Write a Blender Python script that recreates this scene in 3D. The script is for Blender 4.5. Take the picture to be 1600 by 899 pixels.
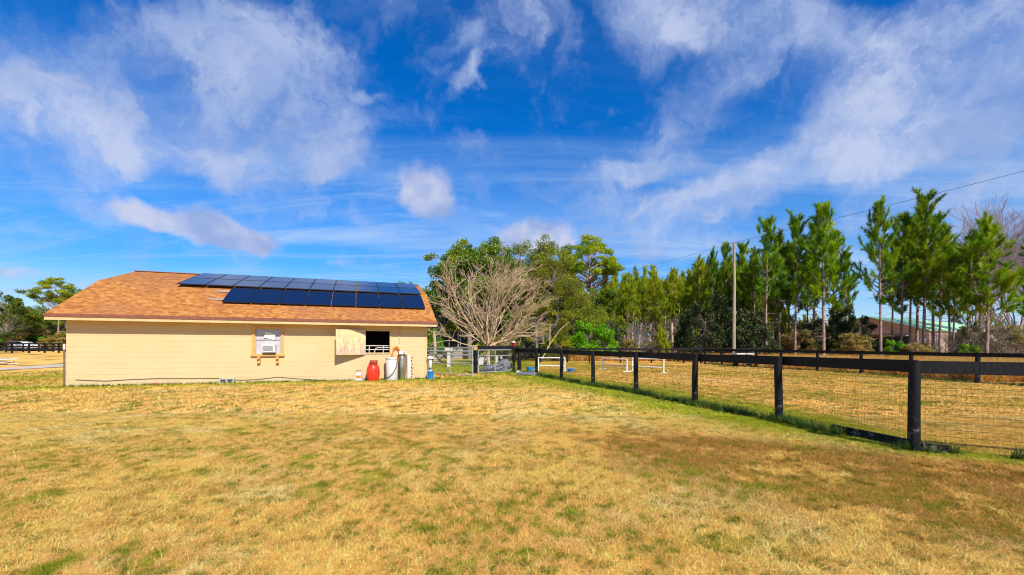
import bpy, math, random
import numpy as np
from mathutils import Vector, Matrix

for o in list(bpy.data.objects): bpy.data.objects.remove(o)
S = bpy.context.scene
C = S.collection
PI = math.pi
R = math.radians

# ------------------------------------------------------------------ camera, sky, sun, exposure
EYE = 1.55; F = 671.0; CX = 800.0; HY = 539.3; ROLL = 0.0043          # read off the photograph (1600 px wide)
cd = bpy.data.cameras.new('camera'); cam = bpy.data.objects.new('camera', cd); C.objects.link(cam)
cd.sensor_width = 36.0; cd.lens = F / 1600 * 36; cd.shift_y = (HY - 449.5) / 1600
cd.clip_start = 0.05; cd.clip_end = 8000
cam.matrix_world = Matrix.Translation((0, 0, EYE)) @ Matrix.Rotation(R(90), 4, 'X') @ Matrix.Rotation(ROLL, 4, 'Z')
S.camera = cam
S.view_settings.view_transform = 'Standard'; S.view_settings.look = 'None'
S.view_settings.exposure = 0.5; S.view_settings.gamma = 1.0; S.view_settings.use_curve_mapping = False

SUN_EL, SUN_AZ = R(42), R(27)                                          # azimuth: right of straight behind the camera
sd = Vector((math.sin(SUN_AZ) * math.cos(SUN_EL), -math.cos(SUN_AZ) * math.cos(SUN_EL), math.sin(SUN_EL)))
sl = bpy.data.lights.new('sun', 'SUN'); sl.energy = 4.5; sl.angle = R(0.5); sl.color = (1.0, 0.93, 0.82)
so = bpy.data.objects.new('sun', sl); C.objects.link(so); so.rotation_euler = sd.to_track_quat('Z', 'Y').to_euler()
so.location = (0, -20, 30)

W = bpy.data.worlds.new('World'); S.world = W; W.use_nodes = True
nt = W.node_tree; nt.nodes.clear()

class G:                                                               # small node-graph writer
    def __init__(s, tree): s.t = tree
    def n(s, typ, ins=None, **kw):
        nd = s.t.nodes.new(typ)
        for k, v in kw.items(): setattr(nd, k, v)
        for k, v in (ins or {}).items():
            sock = nd.inputs[k]
            if isinstance(v, bpy.types.NodeSocket): s.t.links.new(v, sock)
            else: sock.default_value = v
        return nd
    def m(s, op, a, b=None, clamp=False):
        ins = {0: a}
        if b is not None: ins[1] = b
        return s.n('ShaderNodeMath', ins, operation=op, use_clamp=clamp).outputs[0]
    def vm(s, op, a, b=None):
        ins = {0: a}
        if b is not None: ins[1] = b
        return s.n('ShaderNodeVectorMath', ins, operation=op).outputs[0]
    def noise(s, vec, scale, detail=4, rough=.55, dist=0, **k):
        return s.n('ShaderNodeTexNoise', {'Vector': vec, 'Scale': scale, 'Detail': detail, 'Roughness': rough, 'Distortion': dist}, **k)
    def mix(s, f, a, b, mode='MIX'):
        nd = s.n('ShaderNodeMix', data_type='RGBA', blend_type=mode)
        for i, v in ((0, f), (6, a), (7, b)):
            if isinstance(v, bpy.types.NodeSocket): s.t.links.new(v, nd.inputs[i])
            else: nd.inputs[i].default_value = v if i == 0 else (tuple(v) + (1,))[:4]
        return nd.outputs[2]
    def rng(s, v, a, b, c=0., d=1., smooth=True):
        return s.n('ShaderNodeMapRange', {0: v, 1: a, 2: b, 3: c, 4: d}, interpolation_type='SMOOTHSTEP' if smooth else 'LINEAR').outputs[0]
    def ramp(s, v, stops):
        nd = s.n('ShaderNodeValToRGB', {0: v}); e = nd.color_ramp.elements
        while len(e) < len(stops): e.new(0.5)
        for q, (p, c) in zip(e, stops): q.position = p; q.color = tuple(c) + (1,)
        return nd.outputs[0]

g = G(nt)
sky = g.n('ShaderNodeTexSky', sky_type='NISHITA', sun_disc=False, sun_elevation=SUN_EL, sun_rotation=PI - SUN_AZ,
          air_density=1.0, dust_density=0.3, ozone_density=4.0)
skyc = g.n('ShaderNodeHueSaturation', {'Hue': 0.513, 'Saturation': 1.7, 'Value': .93, 'Color': sky.outputs[0]}).outputs[0]
d = g.n('ShaderNodeTexCoord').outputs['Generated']
def pdir(x, y): return Vector(((x - CX) / F, 1, (HY - y) / F)).normalized()
# a slow and a quick warp of the direction make the cloud edges ragged
w1 = g.noise(d, 3.2, 5, .6).outputs['Color']; w2 = g.noise(d, 11, 6, .62).outputs['Color']
dw = g.vm('ADD', d, g.vm('MULTIPLY', g.vm('SUBTRACT', w1, (.5, .5, .5)), (.26, .1, .2)))
dw = g.vm('ADD', dw, g.vm('MULTIPLY', g.vm('SUBTRACT', w2, (.5, .5, .5)), (.11, .03, .09)))
dl = g.vm('ADD', d, g.vm('MULTIPLY', g.vm('SUBTRACT', w2, (.5, .5, .5)), (.06, .03, .05)))
def blobs(lst, src):
    acc = None
    for x, y, a, b, ang, w in lst:
        c = pdir(x, y); k = c.y
        t1 = Vector((1, 0, 0)); t1 = (t1 - c * t1.dot(c)).normalized(); t2 = c.cross(t1)
        if t2.z < 0: t2 = -t2
        an = R(ang); ax = t1 * math.cos(an) + t2 * math.sin(an); ay = -t1 * math.sin(an) + t2 * math.cos(an); az = ax.cross(ay)
        mt = Matrix((ax, ay, az)).transposed()
        mp = g.n('ShaderNodeMapping', {'Vector': src}, vector_type='TEXTURE')
        mp.inputs['Location'].default_value = c; mp.inputs['Rotation'].default_value = mt.to_euler()
        mp.inputs['Scale'].default_value = (a / F * k, b / F * k, .5)
        L = g.n('ShaderNodeVectorMath', {0: mp.outputs[0]}, operation='LENGTH').outputs['Value']
        v = g.rng(L, 1.55, .1, 0, w)
        acc = v if acc is None else g.m('ADD', acc, v)
    return acc
soft = blobs([(60, 135, 150, 60, -8, .85), (200, 185, 170, 55, -12, .8), (60, 240, 90, 40, -20, .6), (330, 115, 150, 80, 20, .85),
              (450, 190, 110, 110, 0, 1.0), (270, 25, 120, 40, 10, .6), (430, 60, 70, 60, 0, .6), (440, 250, 110, 30, 0, .6), (560, 140, 40, 10, -15, .6),
              (845, 20, 50, 35, 0, .6), (890, 60, 22, 40, 10, .55), (712, 55, 35, 20, 10, .45), (741, 125, 26, 36, -35, .85),
              (1080, 25, 150, 45, 0, .9), (1230, 30, 130, 40, 0, .8), (1130, 112, 50, 26, 10, .75), (1350, 210, 110, 75, 30, .8), (1430, 130, 130, 90, 35, .9),
              (1540, 60, 130, 100, 30, 1.0), (1570, 180, 80, 60, 20, .75), (1250, 250, 150, 30, 8, .8), (1010, 255, 90, 18, 4, .8), (1040, 190, 55, 50, 50, .6),
              (990, 325, 90, 26, 8, .5), (1145, 330, 40, 18, 20, .5), (1480, 300, 150, 26, 12, .65), (1560, 350, 110, 40, 5, .5), (1010, 400, 80, 26, 10, .5),
              (600, 285, 40, 18, 30, .45), (500, 260, 80, 30, 0, .4), (1340, 90, 60, 60, 30, .4), (1120, 300, 170, 30, 10, .55), (880, 290, 120, 24, 5, .45), (1250, 370, 120, 22, 14, .5), (760, 240, 70, 24, 0, .35), (1000, 360, 120, 14, 14, .4), (160, 300, 160, 26, -4, .35), (560, 340, 120, 22, 0, .35)], dw)
puff = blobs([(218, 333, 40, 22, -14, .9), (262, 352, 36, 16, -12, .7), (322, 349, 38, 30, 0, 1.05), (350, 372, 60, 24, -6, .95), (408, 384, 50, 18, -4, .8), (662, 302, 42, 40, 0, 1.35), (690, 325, 28, 22, 0, .5),
              (838, 374, 62, 28, 0, 1.7), (20, 430, 34, 11, -6, .8), (520, 412, 50, 10, 0, .4)], dl)
n_f = g.noise(g.vm('ADD', dw, (3.1, 1.7, .4)), 7.5, 8, .6, .2).outputs[0]
sd_ = g.rng(g.m('ADD', soft, g.m('MULTIPLY', g.m('SUBTRACT', n_f, .5), 2.0)), -.02, .95)
pd_ = g.rng(g.m('ADD', puff, g.m('MULTIPLY', g.m('SUBTRACT', g.noise(d, 17, 8, .62).outputs[0], .5), 1.6)), .15, 1.0)
# thin cirrus on a flat layer high up
sx = g.n('ShaderNodeSeparateXYZ', {0: d})
zz = g.m('ADD', g.m('MAXIMUM', sx.outputs[2], 0), .10)
pl = g.n('ShaderNodeCombineXYZ', {0: g.m('DIVIDE', sx.outputs[0], zz), 1: g.m('DIVIDE', sx.outputs[1], zz), 2: 0.}).outputs[0]
cm = g.n('ShaderNodeMapping', {'Vector': pl, 'Rotation': (0, 0, R(-24)), 'Scale': (.28, 1.25, 1)}).outputs[0]
ci = g.rng(g.noise(cm, 1.5, 10, .66, 1.3).outputs[0], .43, .74)
ci2 = g.rng(g.noise(g.n('ShaderNodeMapping', {'Vector': pl, 'Rotation': (0, 0, R(12)), 'Scale': (.16, .9, 1)}).outputs[0], .8, 7, .6, .6).outputs[0], .42, .8)
low = g.rng(sx.outputs[2], .50, .10)                                    # more thin cloud nearer the horizon
cir = g.m('MULTIPLY', g.m('ADD', g.m('MULTIPLY', ci, .75), g.m('MULTIPLY', ci2, .6)), g.m('ADD', g.m('MULTIPLY', low, 1.2), .10), clamp=True)
shade = g.noise(g.vm('ADD', dw, (.3, 2.7, 1.4)), 5, 5, .5).outputs[0]
csoft = g.ramp(shade, [(.35, (1.4, 2.1, 3.9)), (.62, (3.1, 3.5, 4.7))])
cpuff = g.ramp(g.noise(d, 13, 4, .5).outputs[0], [(.38, (1.9, 2.4, 4.0)), (.60, (3.4, 3.6, 4.6))])
skyc = g.mix(g.rng(sx.outputs[2], .45, .02, 0, .52, smooth=False), skyc, (1.5, 2.8, 4.9))
brk = g.m('ADD', g.m('MULTIPLY', g.rng(g.noise(g.vm('ADD', dw, (5., 1., 2.)), 9, 9, .66, .3).outputs[0], .34, .60), .62), .44)
sd_ = g.m('MULTIPLY', sd_, brk)
col = g.mix(g.m('MULTIPLY', cir, .9, clamp=True), skyc, (2.5, 3.5, 5.1))
col = g.mix(g.m('MULTIPLY', sd_, .84), col, csoft)
col = g.mix(g.m('MULTIPLY', pd_, .88), col, cpuff)
bg = g.n('ShaderNodeBackground', {'Color': col, 'Strength': 0.13})
out = g.n('ShaderNodeOutputWorld', {0: bg.outputs[0]})
W.cycles.sampling_method = 'MANUAL'; W.cycles.sample_map_resolution = 512

# ------------------------------------------------------------------ pixel of the photograph -> place on the ground / at a depth
def ray(px, py):
    a, b = px - CX, py - HY; c, s = math.cos(ROLL), math.sin(ROLL)
    return (a * c + b * s) / F, (-a * s + b * c) / F                   # x per metre of depth, drop per metre of depth
def gp(px, py):
    x, dr = ray(px, py); Y = EYE / dr; return Vector((x * Y, Y, 0))
def at(px, py, Y):
    x, dr = ray(px, py); return Vector((x * Y, Y, EYE - dr * Y))

# ------------------------------------------------------------------ materials
def mat(name):
    m = bpy.data.materials.new(name); m.use_nodes = True; m.node_tree.nodes.clear(); return m, G(m.node_tree)
def fin(g, bsdf): g.n('ShaderNodeOutputMaterial', {0: bsdf})
def plain(name, col, rough=.7, metal=0., var=.18, scale=6., bump=.15, bscale=40., dirt=None, spec=.4):
    m, g = mat(name); co = g.n('ShaderNodeTexCoord').outputs['Object']
    n = g.noise(co, scale, 6, .6).outputs[0]
    c = g.mix(g.rng(n, .3, .7), [v * (1 - var) for v in col], [min(1, v * (1 + var)) for v in col])
    if dirt: c = g.mix(g.m('MULTIPLY', g.rng(g.noise(co, scale * 2.3, 8, .7, .6).outputs[0], .5, .72), .8), c, dirt)
    b = g.n('ShaderNodeBump', {'Strength': bump, 'Distance': .02, 'Height': g.noise(co, bscale, 4).outputs[0]}).outputs[0]
    p = g.n('ShaderNodeBsdfPrincipled', {'Base Color': c, 'Roughness': rough, 'Metallic': metal, 'Normal': b, 'Specular IOR Level': spec})
    fin(g, p.outputs[0]); return m
M = {}
M['galv'] = plain('galvanised steel', (.40, .42, .42), .5, .4, .12, 9, .05)
M['dullgalv'] = plain('dull steel', (.42, .44, .45), .5, .5, .15, 9, .05)
M['white'] = plain('white plastic', (.60, .59, .56), .45, 0, .06, 5, .03)
M['whitepaint'] = plain('white paint', (.58, .56, .52), .55, 0, .1, 5, .08, dirt=(.4, .34, .26))
M['red'] = plain('red plastic', (.72, .035, .012), .38, 0, .15, 4, .04)
M['darkred'] = plain('dark red plastic', (.30, .02, .012), .5)
M['blue'] = plain('blue plastic', (.015, .23, .62), .4, 0, .12, 5, .03)
M['orange'] = plain('orange plastic', (.72, .22, .03), .5, 0, .2, 9, .05)
M['trim'] = plain('ochre trim paint', (.60, .33, .09), .6, 0, .16, 7, .15)
M['fascia'] = plain('cream fascia paint', (.58, .41, .20), .55, 0, .1, 3, .1)
M['drip'] = plain('brown drip edge', (.20, .07, .04), .55)
M['black'] = plain('black rubber', (.015, .015, .016), .6)
M['cable'] = plain('weathered cable', (.16, .12, .08), .7)
M['greycloth'] = plain('grey tarpaulin', (.13, .13, .15), .6, 0, .35, 5, .6, 12)
M['block'] = plain('concrete block', (.46, .43, .38), .9, 0, .12, 20, .4)
M['brick'] = plain('red brick', (.34, .10, .05), .9)
M['stone'] = plain('pale rock', (.52, .48, .42), .9, 0, .2, 8, .5)
M['gravel'] = plain('gravel', (.58, .47, .37), .95, 0, .22, 14, .8, 60)
M['oldboard'] = plain('weathered board', (.44, .39, .32), .85, 0, .3, 9, .4)
M['darkroof'] = plain('dark shingle', (.10, .085, .075), .9, 0, .25, 3, .3)
M['housewall'] = plain('dark stucco', (.30, .27, .23), .8)  # house walls: one plain grey-brown
M['glassdark'] = plain('dark screen', (.012, .014, .017), .25, 0, .1, 3, 0)
M['greenmetal'] = plain('green metal roof', (.40, .74, .38), .6, 0, .2, .5, .1)
M['tanwall'] = plain('tan barn siding', (.48, .36, .28), .8, 0, .15, 1, .1)
M['interior'] = plain('dark stall boards', (.05, .04, .035), .9)
M['carpaint'] = plain('white car paint', (.75, .78, .82), .2, 0, .03, 2, 0)
M['tyre'] = plain('tyre rubber', (.02, .02, .02), .8)
M['yellow'] = plain('yellowed wood', (.55, .36, .12), .7)
M['darkgreen'] = plain('dark green paint', (.03, .07, .055), .5)
M['copper'] = plain('rusty pipe', (.42, .20, .08), .55, .2)
M['panelgrey'] = plain('off white panel', (.46, .43, .44), .6, 0, .08, 5, .03)
M['filtersteel'] = plain('brushed filter steel', (.42, .44, .36), .3, .8, .25, 3, .05)
M['pvc'] = plain('white pipe', (.82, .80, .74), .5, 0, .05, 5, .02)
M['paper'] = plain('paper', (.78, .78, .66), .8, 0, .05, 8, 0)

def m_black_wood():
    m, g = mat('black fence paint'); co = g.n('ShaderNodeTexCoord').outputs['Object']
    st = g.n('ShaderNodeMapping', {'Vector': co, 'Scale': (9, 9, 1.6)}).outputs[0]
    n = g.noise(st, 3, 7, .65).outputs[0]
    c = g.mix(g.rng(n, .35, .75), (.003, .003, .0035), (.012, .0125, .016))
    sp = g.rng(g.noise(co, 7, 7, .7, .5).outputs[0], .54, .60)
    z = g.n('ShaderNodeSeparateXYZ', {0: co}).outputs[2]
    c = g.mix(g.m('MULTIPLY', g.m('MULTIPLY', sp, g.rng(z, .6, .02)), .8), c, (.27, .23, .19))
    b = g.n('ShaderNodeBump', {'Strength': .5, 'Distance': .02, 'Height': n}).outputs[0]
    p = g.n('ShaderNodeBsdfPrincipled', {'Base Color': c, 'Roughness': .6, 'Normal': b, 'Specular IOR Level': .25}); fin(g, p.outputs[0]); return m
M['blackwood'] = m_black_wood()

def m_wall():
    m, g = mat('cream block wall'); co = g.n('ShaderNodeTexCoord').outputs['Object']; s = g.n('ShaderNodeSeparateXYZ', {0: co})
    v = g.n('ShaderNodeCombineXYZ', {0: g.m('ADD', s.outputs[0], s.outputs[1]), 1: s.outputs[2], 2: 0.}).outputs[0]
    br = g.n('ShaderNodeTexBrick', {'Vector': v, 'Scale': 1., 'Mortar Size': .0045, 'Mortar Smooth': .5, 'Brick Width': .406, 'Row Height': .203,
             'Color1': (1, 1, 1, 1), 'Color2': (.93, .93, .93, 1), 'Mortar': (0, 0, 0, 1)})
    zfr = g.m('ABSOLUTE', g.m('SUBTRACT', g.m('FRACT', g.m('DIVIDE', s.outputs[2], .203)), .5))
    line = g.rng(zfr, .425, .49)                                       # bed joints show more than the head joints
    vis = g.rng(g.noise(g.n('ShaderNodeMapping', {'Vector': co, 'Scale': (.5, 1, 4)}).outputs[0], 1.7, 4).outputs[0], .42, .6)
    base = g.mix(g.rng(g.noise(co, .9, 6, .6).outputs[0], .35, .68), (.57, .425, .21), (.60, .455, .24))
    base = g.mix(g.m('MULTIPLY', br.outputs['Fac'], .10), base, (.42, .30, .15))
    base = g.mix(g.m('MULTIPLY', g.m('MULTIPLY', line, g.m('ADD', g.m('MULTIPLY', vis, .9), .10)), .5), base, (.34, .24, .12))
    sp = g.rng(g.noise(co, 1.9, 8, .7, .4).outputs[0], .60, .72)
    base = g.mix(g.m('MULTIPLY', sp, .45), base, (.55, .34, .13))
    foot = g.m('MULTIPLY', g.rng(s.outputs[2], .30, .0), g.rng(g.noise(co, 4, 6, .7).outputs[0], .42, .62))
    base = g.mix(g.m('MULTIPLY', foot, .6), base, (.42, .33, .22))
    hgt = g.m('SUBTRACT', g.m('MULTIPLY', g.noise(co, 45, 3).outputs[0], .35), g.m('ADD', g.m('MULTIPLY', line, .6), g.m('MULTIPLY', br.outputs['Fac'], .4)))
    b = g.n('ShaderNodeBump', {'Strength': .35, 'Distance': .008, 'Height': hgt}).outputs[0]
    p = g.n('ShaderNodeBsdfPrincipled', {'Base Color': base, 'Roughness': .65, 'Normal': b}); fin(g, p.outputs[0]); return m
M['wall'] = m_wall()

def m_shingle():
    m, g = mat('orange shingles'); co = g.n('ShaderNodeTexCoord').outputs['Object']; s = g.n('ShaderNodeSeparateXYZ', {0: co})
    sk = g.m('MULTIPLY', s.outputs[1], 1.12)
    v = g.n('ShaderNodeCombineXYZ', {0: s.outputs[0], 1: sk, 2: 0.}).outputs[0]
    br = g.n('ShaderNodeTexBrick', {'Vector': v, 'Scale': 1., 'Mortar Size': .006, 'Brick Width': .16, 'Row Height': .142, 'Bias': 0.,
             'Color1': (0, 0, 0, 1), 'Color2': (1, 1, 1, 1), 'Mortar': (.1, .1, .1, 1)}, offset=.37, offset_frequency=3)
    w = g.noise(g.n('ShaderNodeMapping', {'Vector': v, 'Scale': (2.6, 3.4, 1), 'Rotation': (0, 0, R(28))}).outputs[0], 1.9, 4, .6).outputs[0]
    t = g.m('ADD', g.m('MULTIPLY', br.outputs[0], .42), g.m('MULTIPLY', w, .62))
    c = g.ramp(t, [(.20, (.24, .08, .018)), (.42, (.42, .155, .032)), (.60, (.53, .22, .045)), (.84, (.63, .33, .09))])
    c = g.mix(g.m('MULTIPLY', g.rng(g.noise(co, .45, 5, .6).outputs[0], .42, .62), .45), c, (.34, .13, .06))
    gr = g.noise(co, 90, 2).outputs[0]
    c = g.mix(g.m('MULTIPLY', gr, .25), c, (.30, .12, .05))
    b = g.n('ShaderNodeBump', {'Strength': .7, 'Distance': .02, 'Height': g.m('ADD', g.m('FRACT', g.m('DIVIDE', g.m('MULTIPLY', sk, -1), .142)), g.m('MULTIPLY', gr, .4))}).outputs[0]
    p = g.n('ShaderNodeBsdfPrincipled', {'Base Color': c, 'Roughness': .88, 'Normal': b, 'Specular IOR Level': .2}); fin(g, p.outputs[0]); return m
M['shingle'] = m_shingle()

def m_solar():
    m, g = mat('solar glass'); co = g.n('ShaderNodeTexCoord').outputs['Object']; s = g.n('ShaderNodeSeparateXYZ', {0: co})
    a = g.rng(g.m('ABSOLUTE', g.m('SUBTRACT', g.m('FRACT', g.m('DIVIDE', s.outputs[0], .166)), .5)), .475, .495)
    b = g.rng(g.m('ABSOLUTE', g.m('SUBTRACT', g.m('FRACT', g.m('DIVIDE', s.outputs[1], .166)), .5)), .475, .495)
    c = g.mix(g.m('MULTIPLY', g.m('MAXIMUM', a, b), .5), (.006, .011, .035), (.03, .04, .07))
    p = g.n('ShaderNodeBsdfPrincipled', {'Base Color': c, 'Roughness': .16, 'Specular IOR Level': .7, 'Coat Weight': .4, 'Coat Roughness': .06})
    fin(g, p.outputs[0]); return m
M['solar'] = m_solar()

def m_shutter():
    m, g = mat('peeling plywood'); co = g.n('ShaderNodeTexCoord').outputs['Object']
    st = g.n('ShaderNodeMapping', {'Vector': co, 'Scale': (3.4, 3.4, 1.1)}).outputs[0]
    s = g.n('ShaderNodeSeparateXYZ', {0: co})
    n = g.noise(st, 2.6, 9, .72, .5).outputs[0]
    peel = g.rng(g.m('ADD', n, g.m('MULTIPLY', g.rng(s.outputs[2], 2.2, 1.2), .10)), .55, .66)
    c = g.mix(g.rng(g.noise(co, 6, 5).outputs[0], .35, .65), (.66, .46, .22), (.72, .55, .30))
    c = g.mix(g.m('MULTIPLY', peel, .85), c, (.40, .29, .25))
    p = g.n('ShaderNodeBsdfPrincipled', {'Base Color': c, 'Roughness': .8}); fin(g, p.outputs[0]); return m
M['shutter'] = m_shutter()

def m_bark(name, a, b, sc=(5, 5, 1.2)):
    m, g = mat(name); co = g.n('ShaderNodeTexCoord').outputs['Object']
    st = g.n('ShaderNodeMapping', {'Vector': co, 'Scale': sc}).outputs[0]
    n = g.noise(st, 2.2, 7, .7).outputs[0]
    c = g.mix(g.rng(n, .36, .66), a, b)
    bp = g.n('ShaderNodeBump', {'Strength': .6, 'Distance': .04, 'Height': n}).outputs[0]
    p = g.n('ShaderNodeBsdfPrincipled', {'Base Color': c, 'Roughness': .9, 'Normal': bp, 'Specular IOR Level': .15}); fin(g, p.outputs[0]); return m
M['bark_pine'] = m_bark('pine bark', (.17, .11, .085), (.46, .34, .28))
M['bark_slim'] = m_bark('slim pine bark', (.34, .22, .15), (.66, .50, .36))
M['bark_oak'] = m_bark('grey oak bark', (.12, .10, .085), (.32, .27, .22))
M['bark_pale'] = m_bark('pale smooth bark', (.38, .26, .16), (.70, .51, .32))
M['bark_mauve'] = m_bark('grey mauve twigs', (.22, .16, .15), (.42, .33, .31))
M['polewood'] = m_bark('utility pole wood', (.27, .23, .15), (.42, .37, .25), (14, 14, .5))

def m_leaf(name, stops, trans=.35, hue=.06):
    m, g = mat(name); t = g.n('ShaderNodeAttribute', attribute_name='tint').outputs['Fac']
    rnd = g.n('ShaderNodeObjectInfo').outputs['Random']
    c = g.ramp(t, stops)
    c = g.n('ShaderNodeHueSaturation', {'Hue': g.m('ADD', g.m('MULTIPLY', rnd, hue * .35), .5 - hue * .17), 'Saturation': 1.05,
            'Value': g.m('ADD', g.m('MULTIPLY', g.m('FRACT', g.m('MULTIPLY', rnd, 7.3)), .4), .8), 'Color': c}).outputs[0]
    df = g.n('ShaderNodeBsdfPrincipled', {'Base Color': c, 'Roughness': .5, 'Specular IOR Level': .3}).outputs[0]
    tr = g.n('ShaderNodeBsdfTranslucent', {'Color': c}).outputs[0]
    fin(g, g.n('ShaderNodeMixShader', {0: trans, 1: df, 2: tr}).outputs[0]); return m
M['needle'] = m_leaf('pine needles', [(0, (.03, .085, .012)), (.3, (.085, .22, .015)), (.62, (.26, .42, .02)), (1, (.56, .60, .04))])
M['needle_far'] = m_leaf('stand pine needles', [(0, (.07, .13, .012)), (.35, (.23, .34, .018)), (.75, (.50, .52, .03)), (1, (.66, .46, .08))])
M['leaf_oak'] = m_leaf('dark evergreen leaves', [(0, (.04, .08, .015)), (.4, (.13, .21, .022)), (.8, (.32, .38, .035)), (1, (.52, .48, .06))])
M['leaf_olive'] = m_leaf('olive cedar foliage', [(0, (.06, .085, .012)), (.4, (.19, .23, .018)), (.8, (.36, .36, .03)), (1, (.52, .42, .06))])
M['leaf_bright'] = m_leaf('bright shrub leaves', [(0, (.06, .16, .012)), (.5, (.18, .38, .02)), (1, (.42, .56, .04))])
M['leaf_lime'] = m_leaf('lime shrub leaves', [(0, (.16, .20, .012)), (.5, (.42, .46, .02)), (1, (.62, .60, .05))])
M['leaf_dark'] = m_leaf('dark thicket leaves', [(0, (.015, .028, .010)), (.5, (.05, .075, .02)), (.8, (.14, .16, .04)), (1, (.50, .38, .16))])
M['leaf_brown'] = m_leaf('mixed brown scrub leaves', [(0, (.08, .08, .02)), (.35, (.28, .25, .05)), (.7, (.58, .42, .15)), (1, (.74, .48, .22))])
M['moss'] = m_leaf('grey hanging moss', [(0, (.10, .10, .07)), (1, (.34, .31, .23))])
M['sedge'] = m_leaf('orange broomsedge', [(0, (.30, .13, .035)), (.4, (.60, .29, .08)), (.8, (.80, .50, .18)), (1, (.36, .40, .06))], .3)
M['weed'] = m_leaf('fence line weeds', [(0, (.02, .05, .01)), (.5, (.07, .14, .018)), (1, (.20, .24, .05))], .3)

def m_ground():
    m, g = mat('lawn ground'); co = g.n('ShaderNodeNewGeometry').outputs['Position']
    c = g.n('ShaderNodeAttribute', attribute_name='gcol').outputs['Color']
    f = g.noise(co, 26, 6, .75).outputs[0]; f2 = g.noise(co, 5.5, 6, .7).outputs[0]; f3 = g.noise(co, 1.4, 5, .65).outputs[0]
    k = g.m('ADD', g.m('ADD', g.m('MULTIPLY', f, .8), g.m('MULTIPLY', f2, .5)), g.m('MULTIPLY', f3, .25))
    c = g.mix(g.rng(k, .62, .95), g.mix(1., c, (.70, .62, .45), 'MULTIPLY'), g.mix(1., c, (1.0, 1.0, .95), 'MULTIPLY'))
    b = g.n('ShaderNodeBump', {'Strength': .9, 'Distance': .05, 'Height': k}).outputs[0]
    p = g.n('ShaderNodeBsdfPrincipled', {'Base Color': c, 'Roughness': .95, 'Normal': b, 'Specular IOR Level': .1}); fin(g, p.outputs[0]); return m
M['ground'] = m_ground()
def m_blade():
    m, g = mat('grass blades'); c = g.n('ShaderNodeAttribute', attribute_name='gcol').outputs['Color']
    nn = g.vm('NORMALIZE', g.vm('ADD', g.vm('MULTIPLY', g.n('ShaderNodeNewGeometry').outputs['Normal'], (.75, .75, .75)), (0, 0, 1.)))
    df = g.n('ShaderNodeBsdfDiffuse', {'Color': c, 'Normal': nn}).outputs[0]; tr = g.n('ShaderNodeBsdfTranslucent', {'Color': c}).outputs[0]
    fin(g, g.n('ShaderNodeMixShader', {0: .2, 1: df, 2: tr}).outputs[0]); return m
M['blade'] = m_blade()

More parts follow.
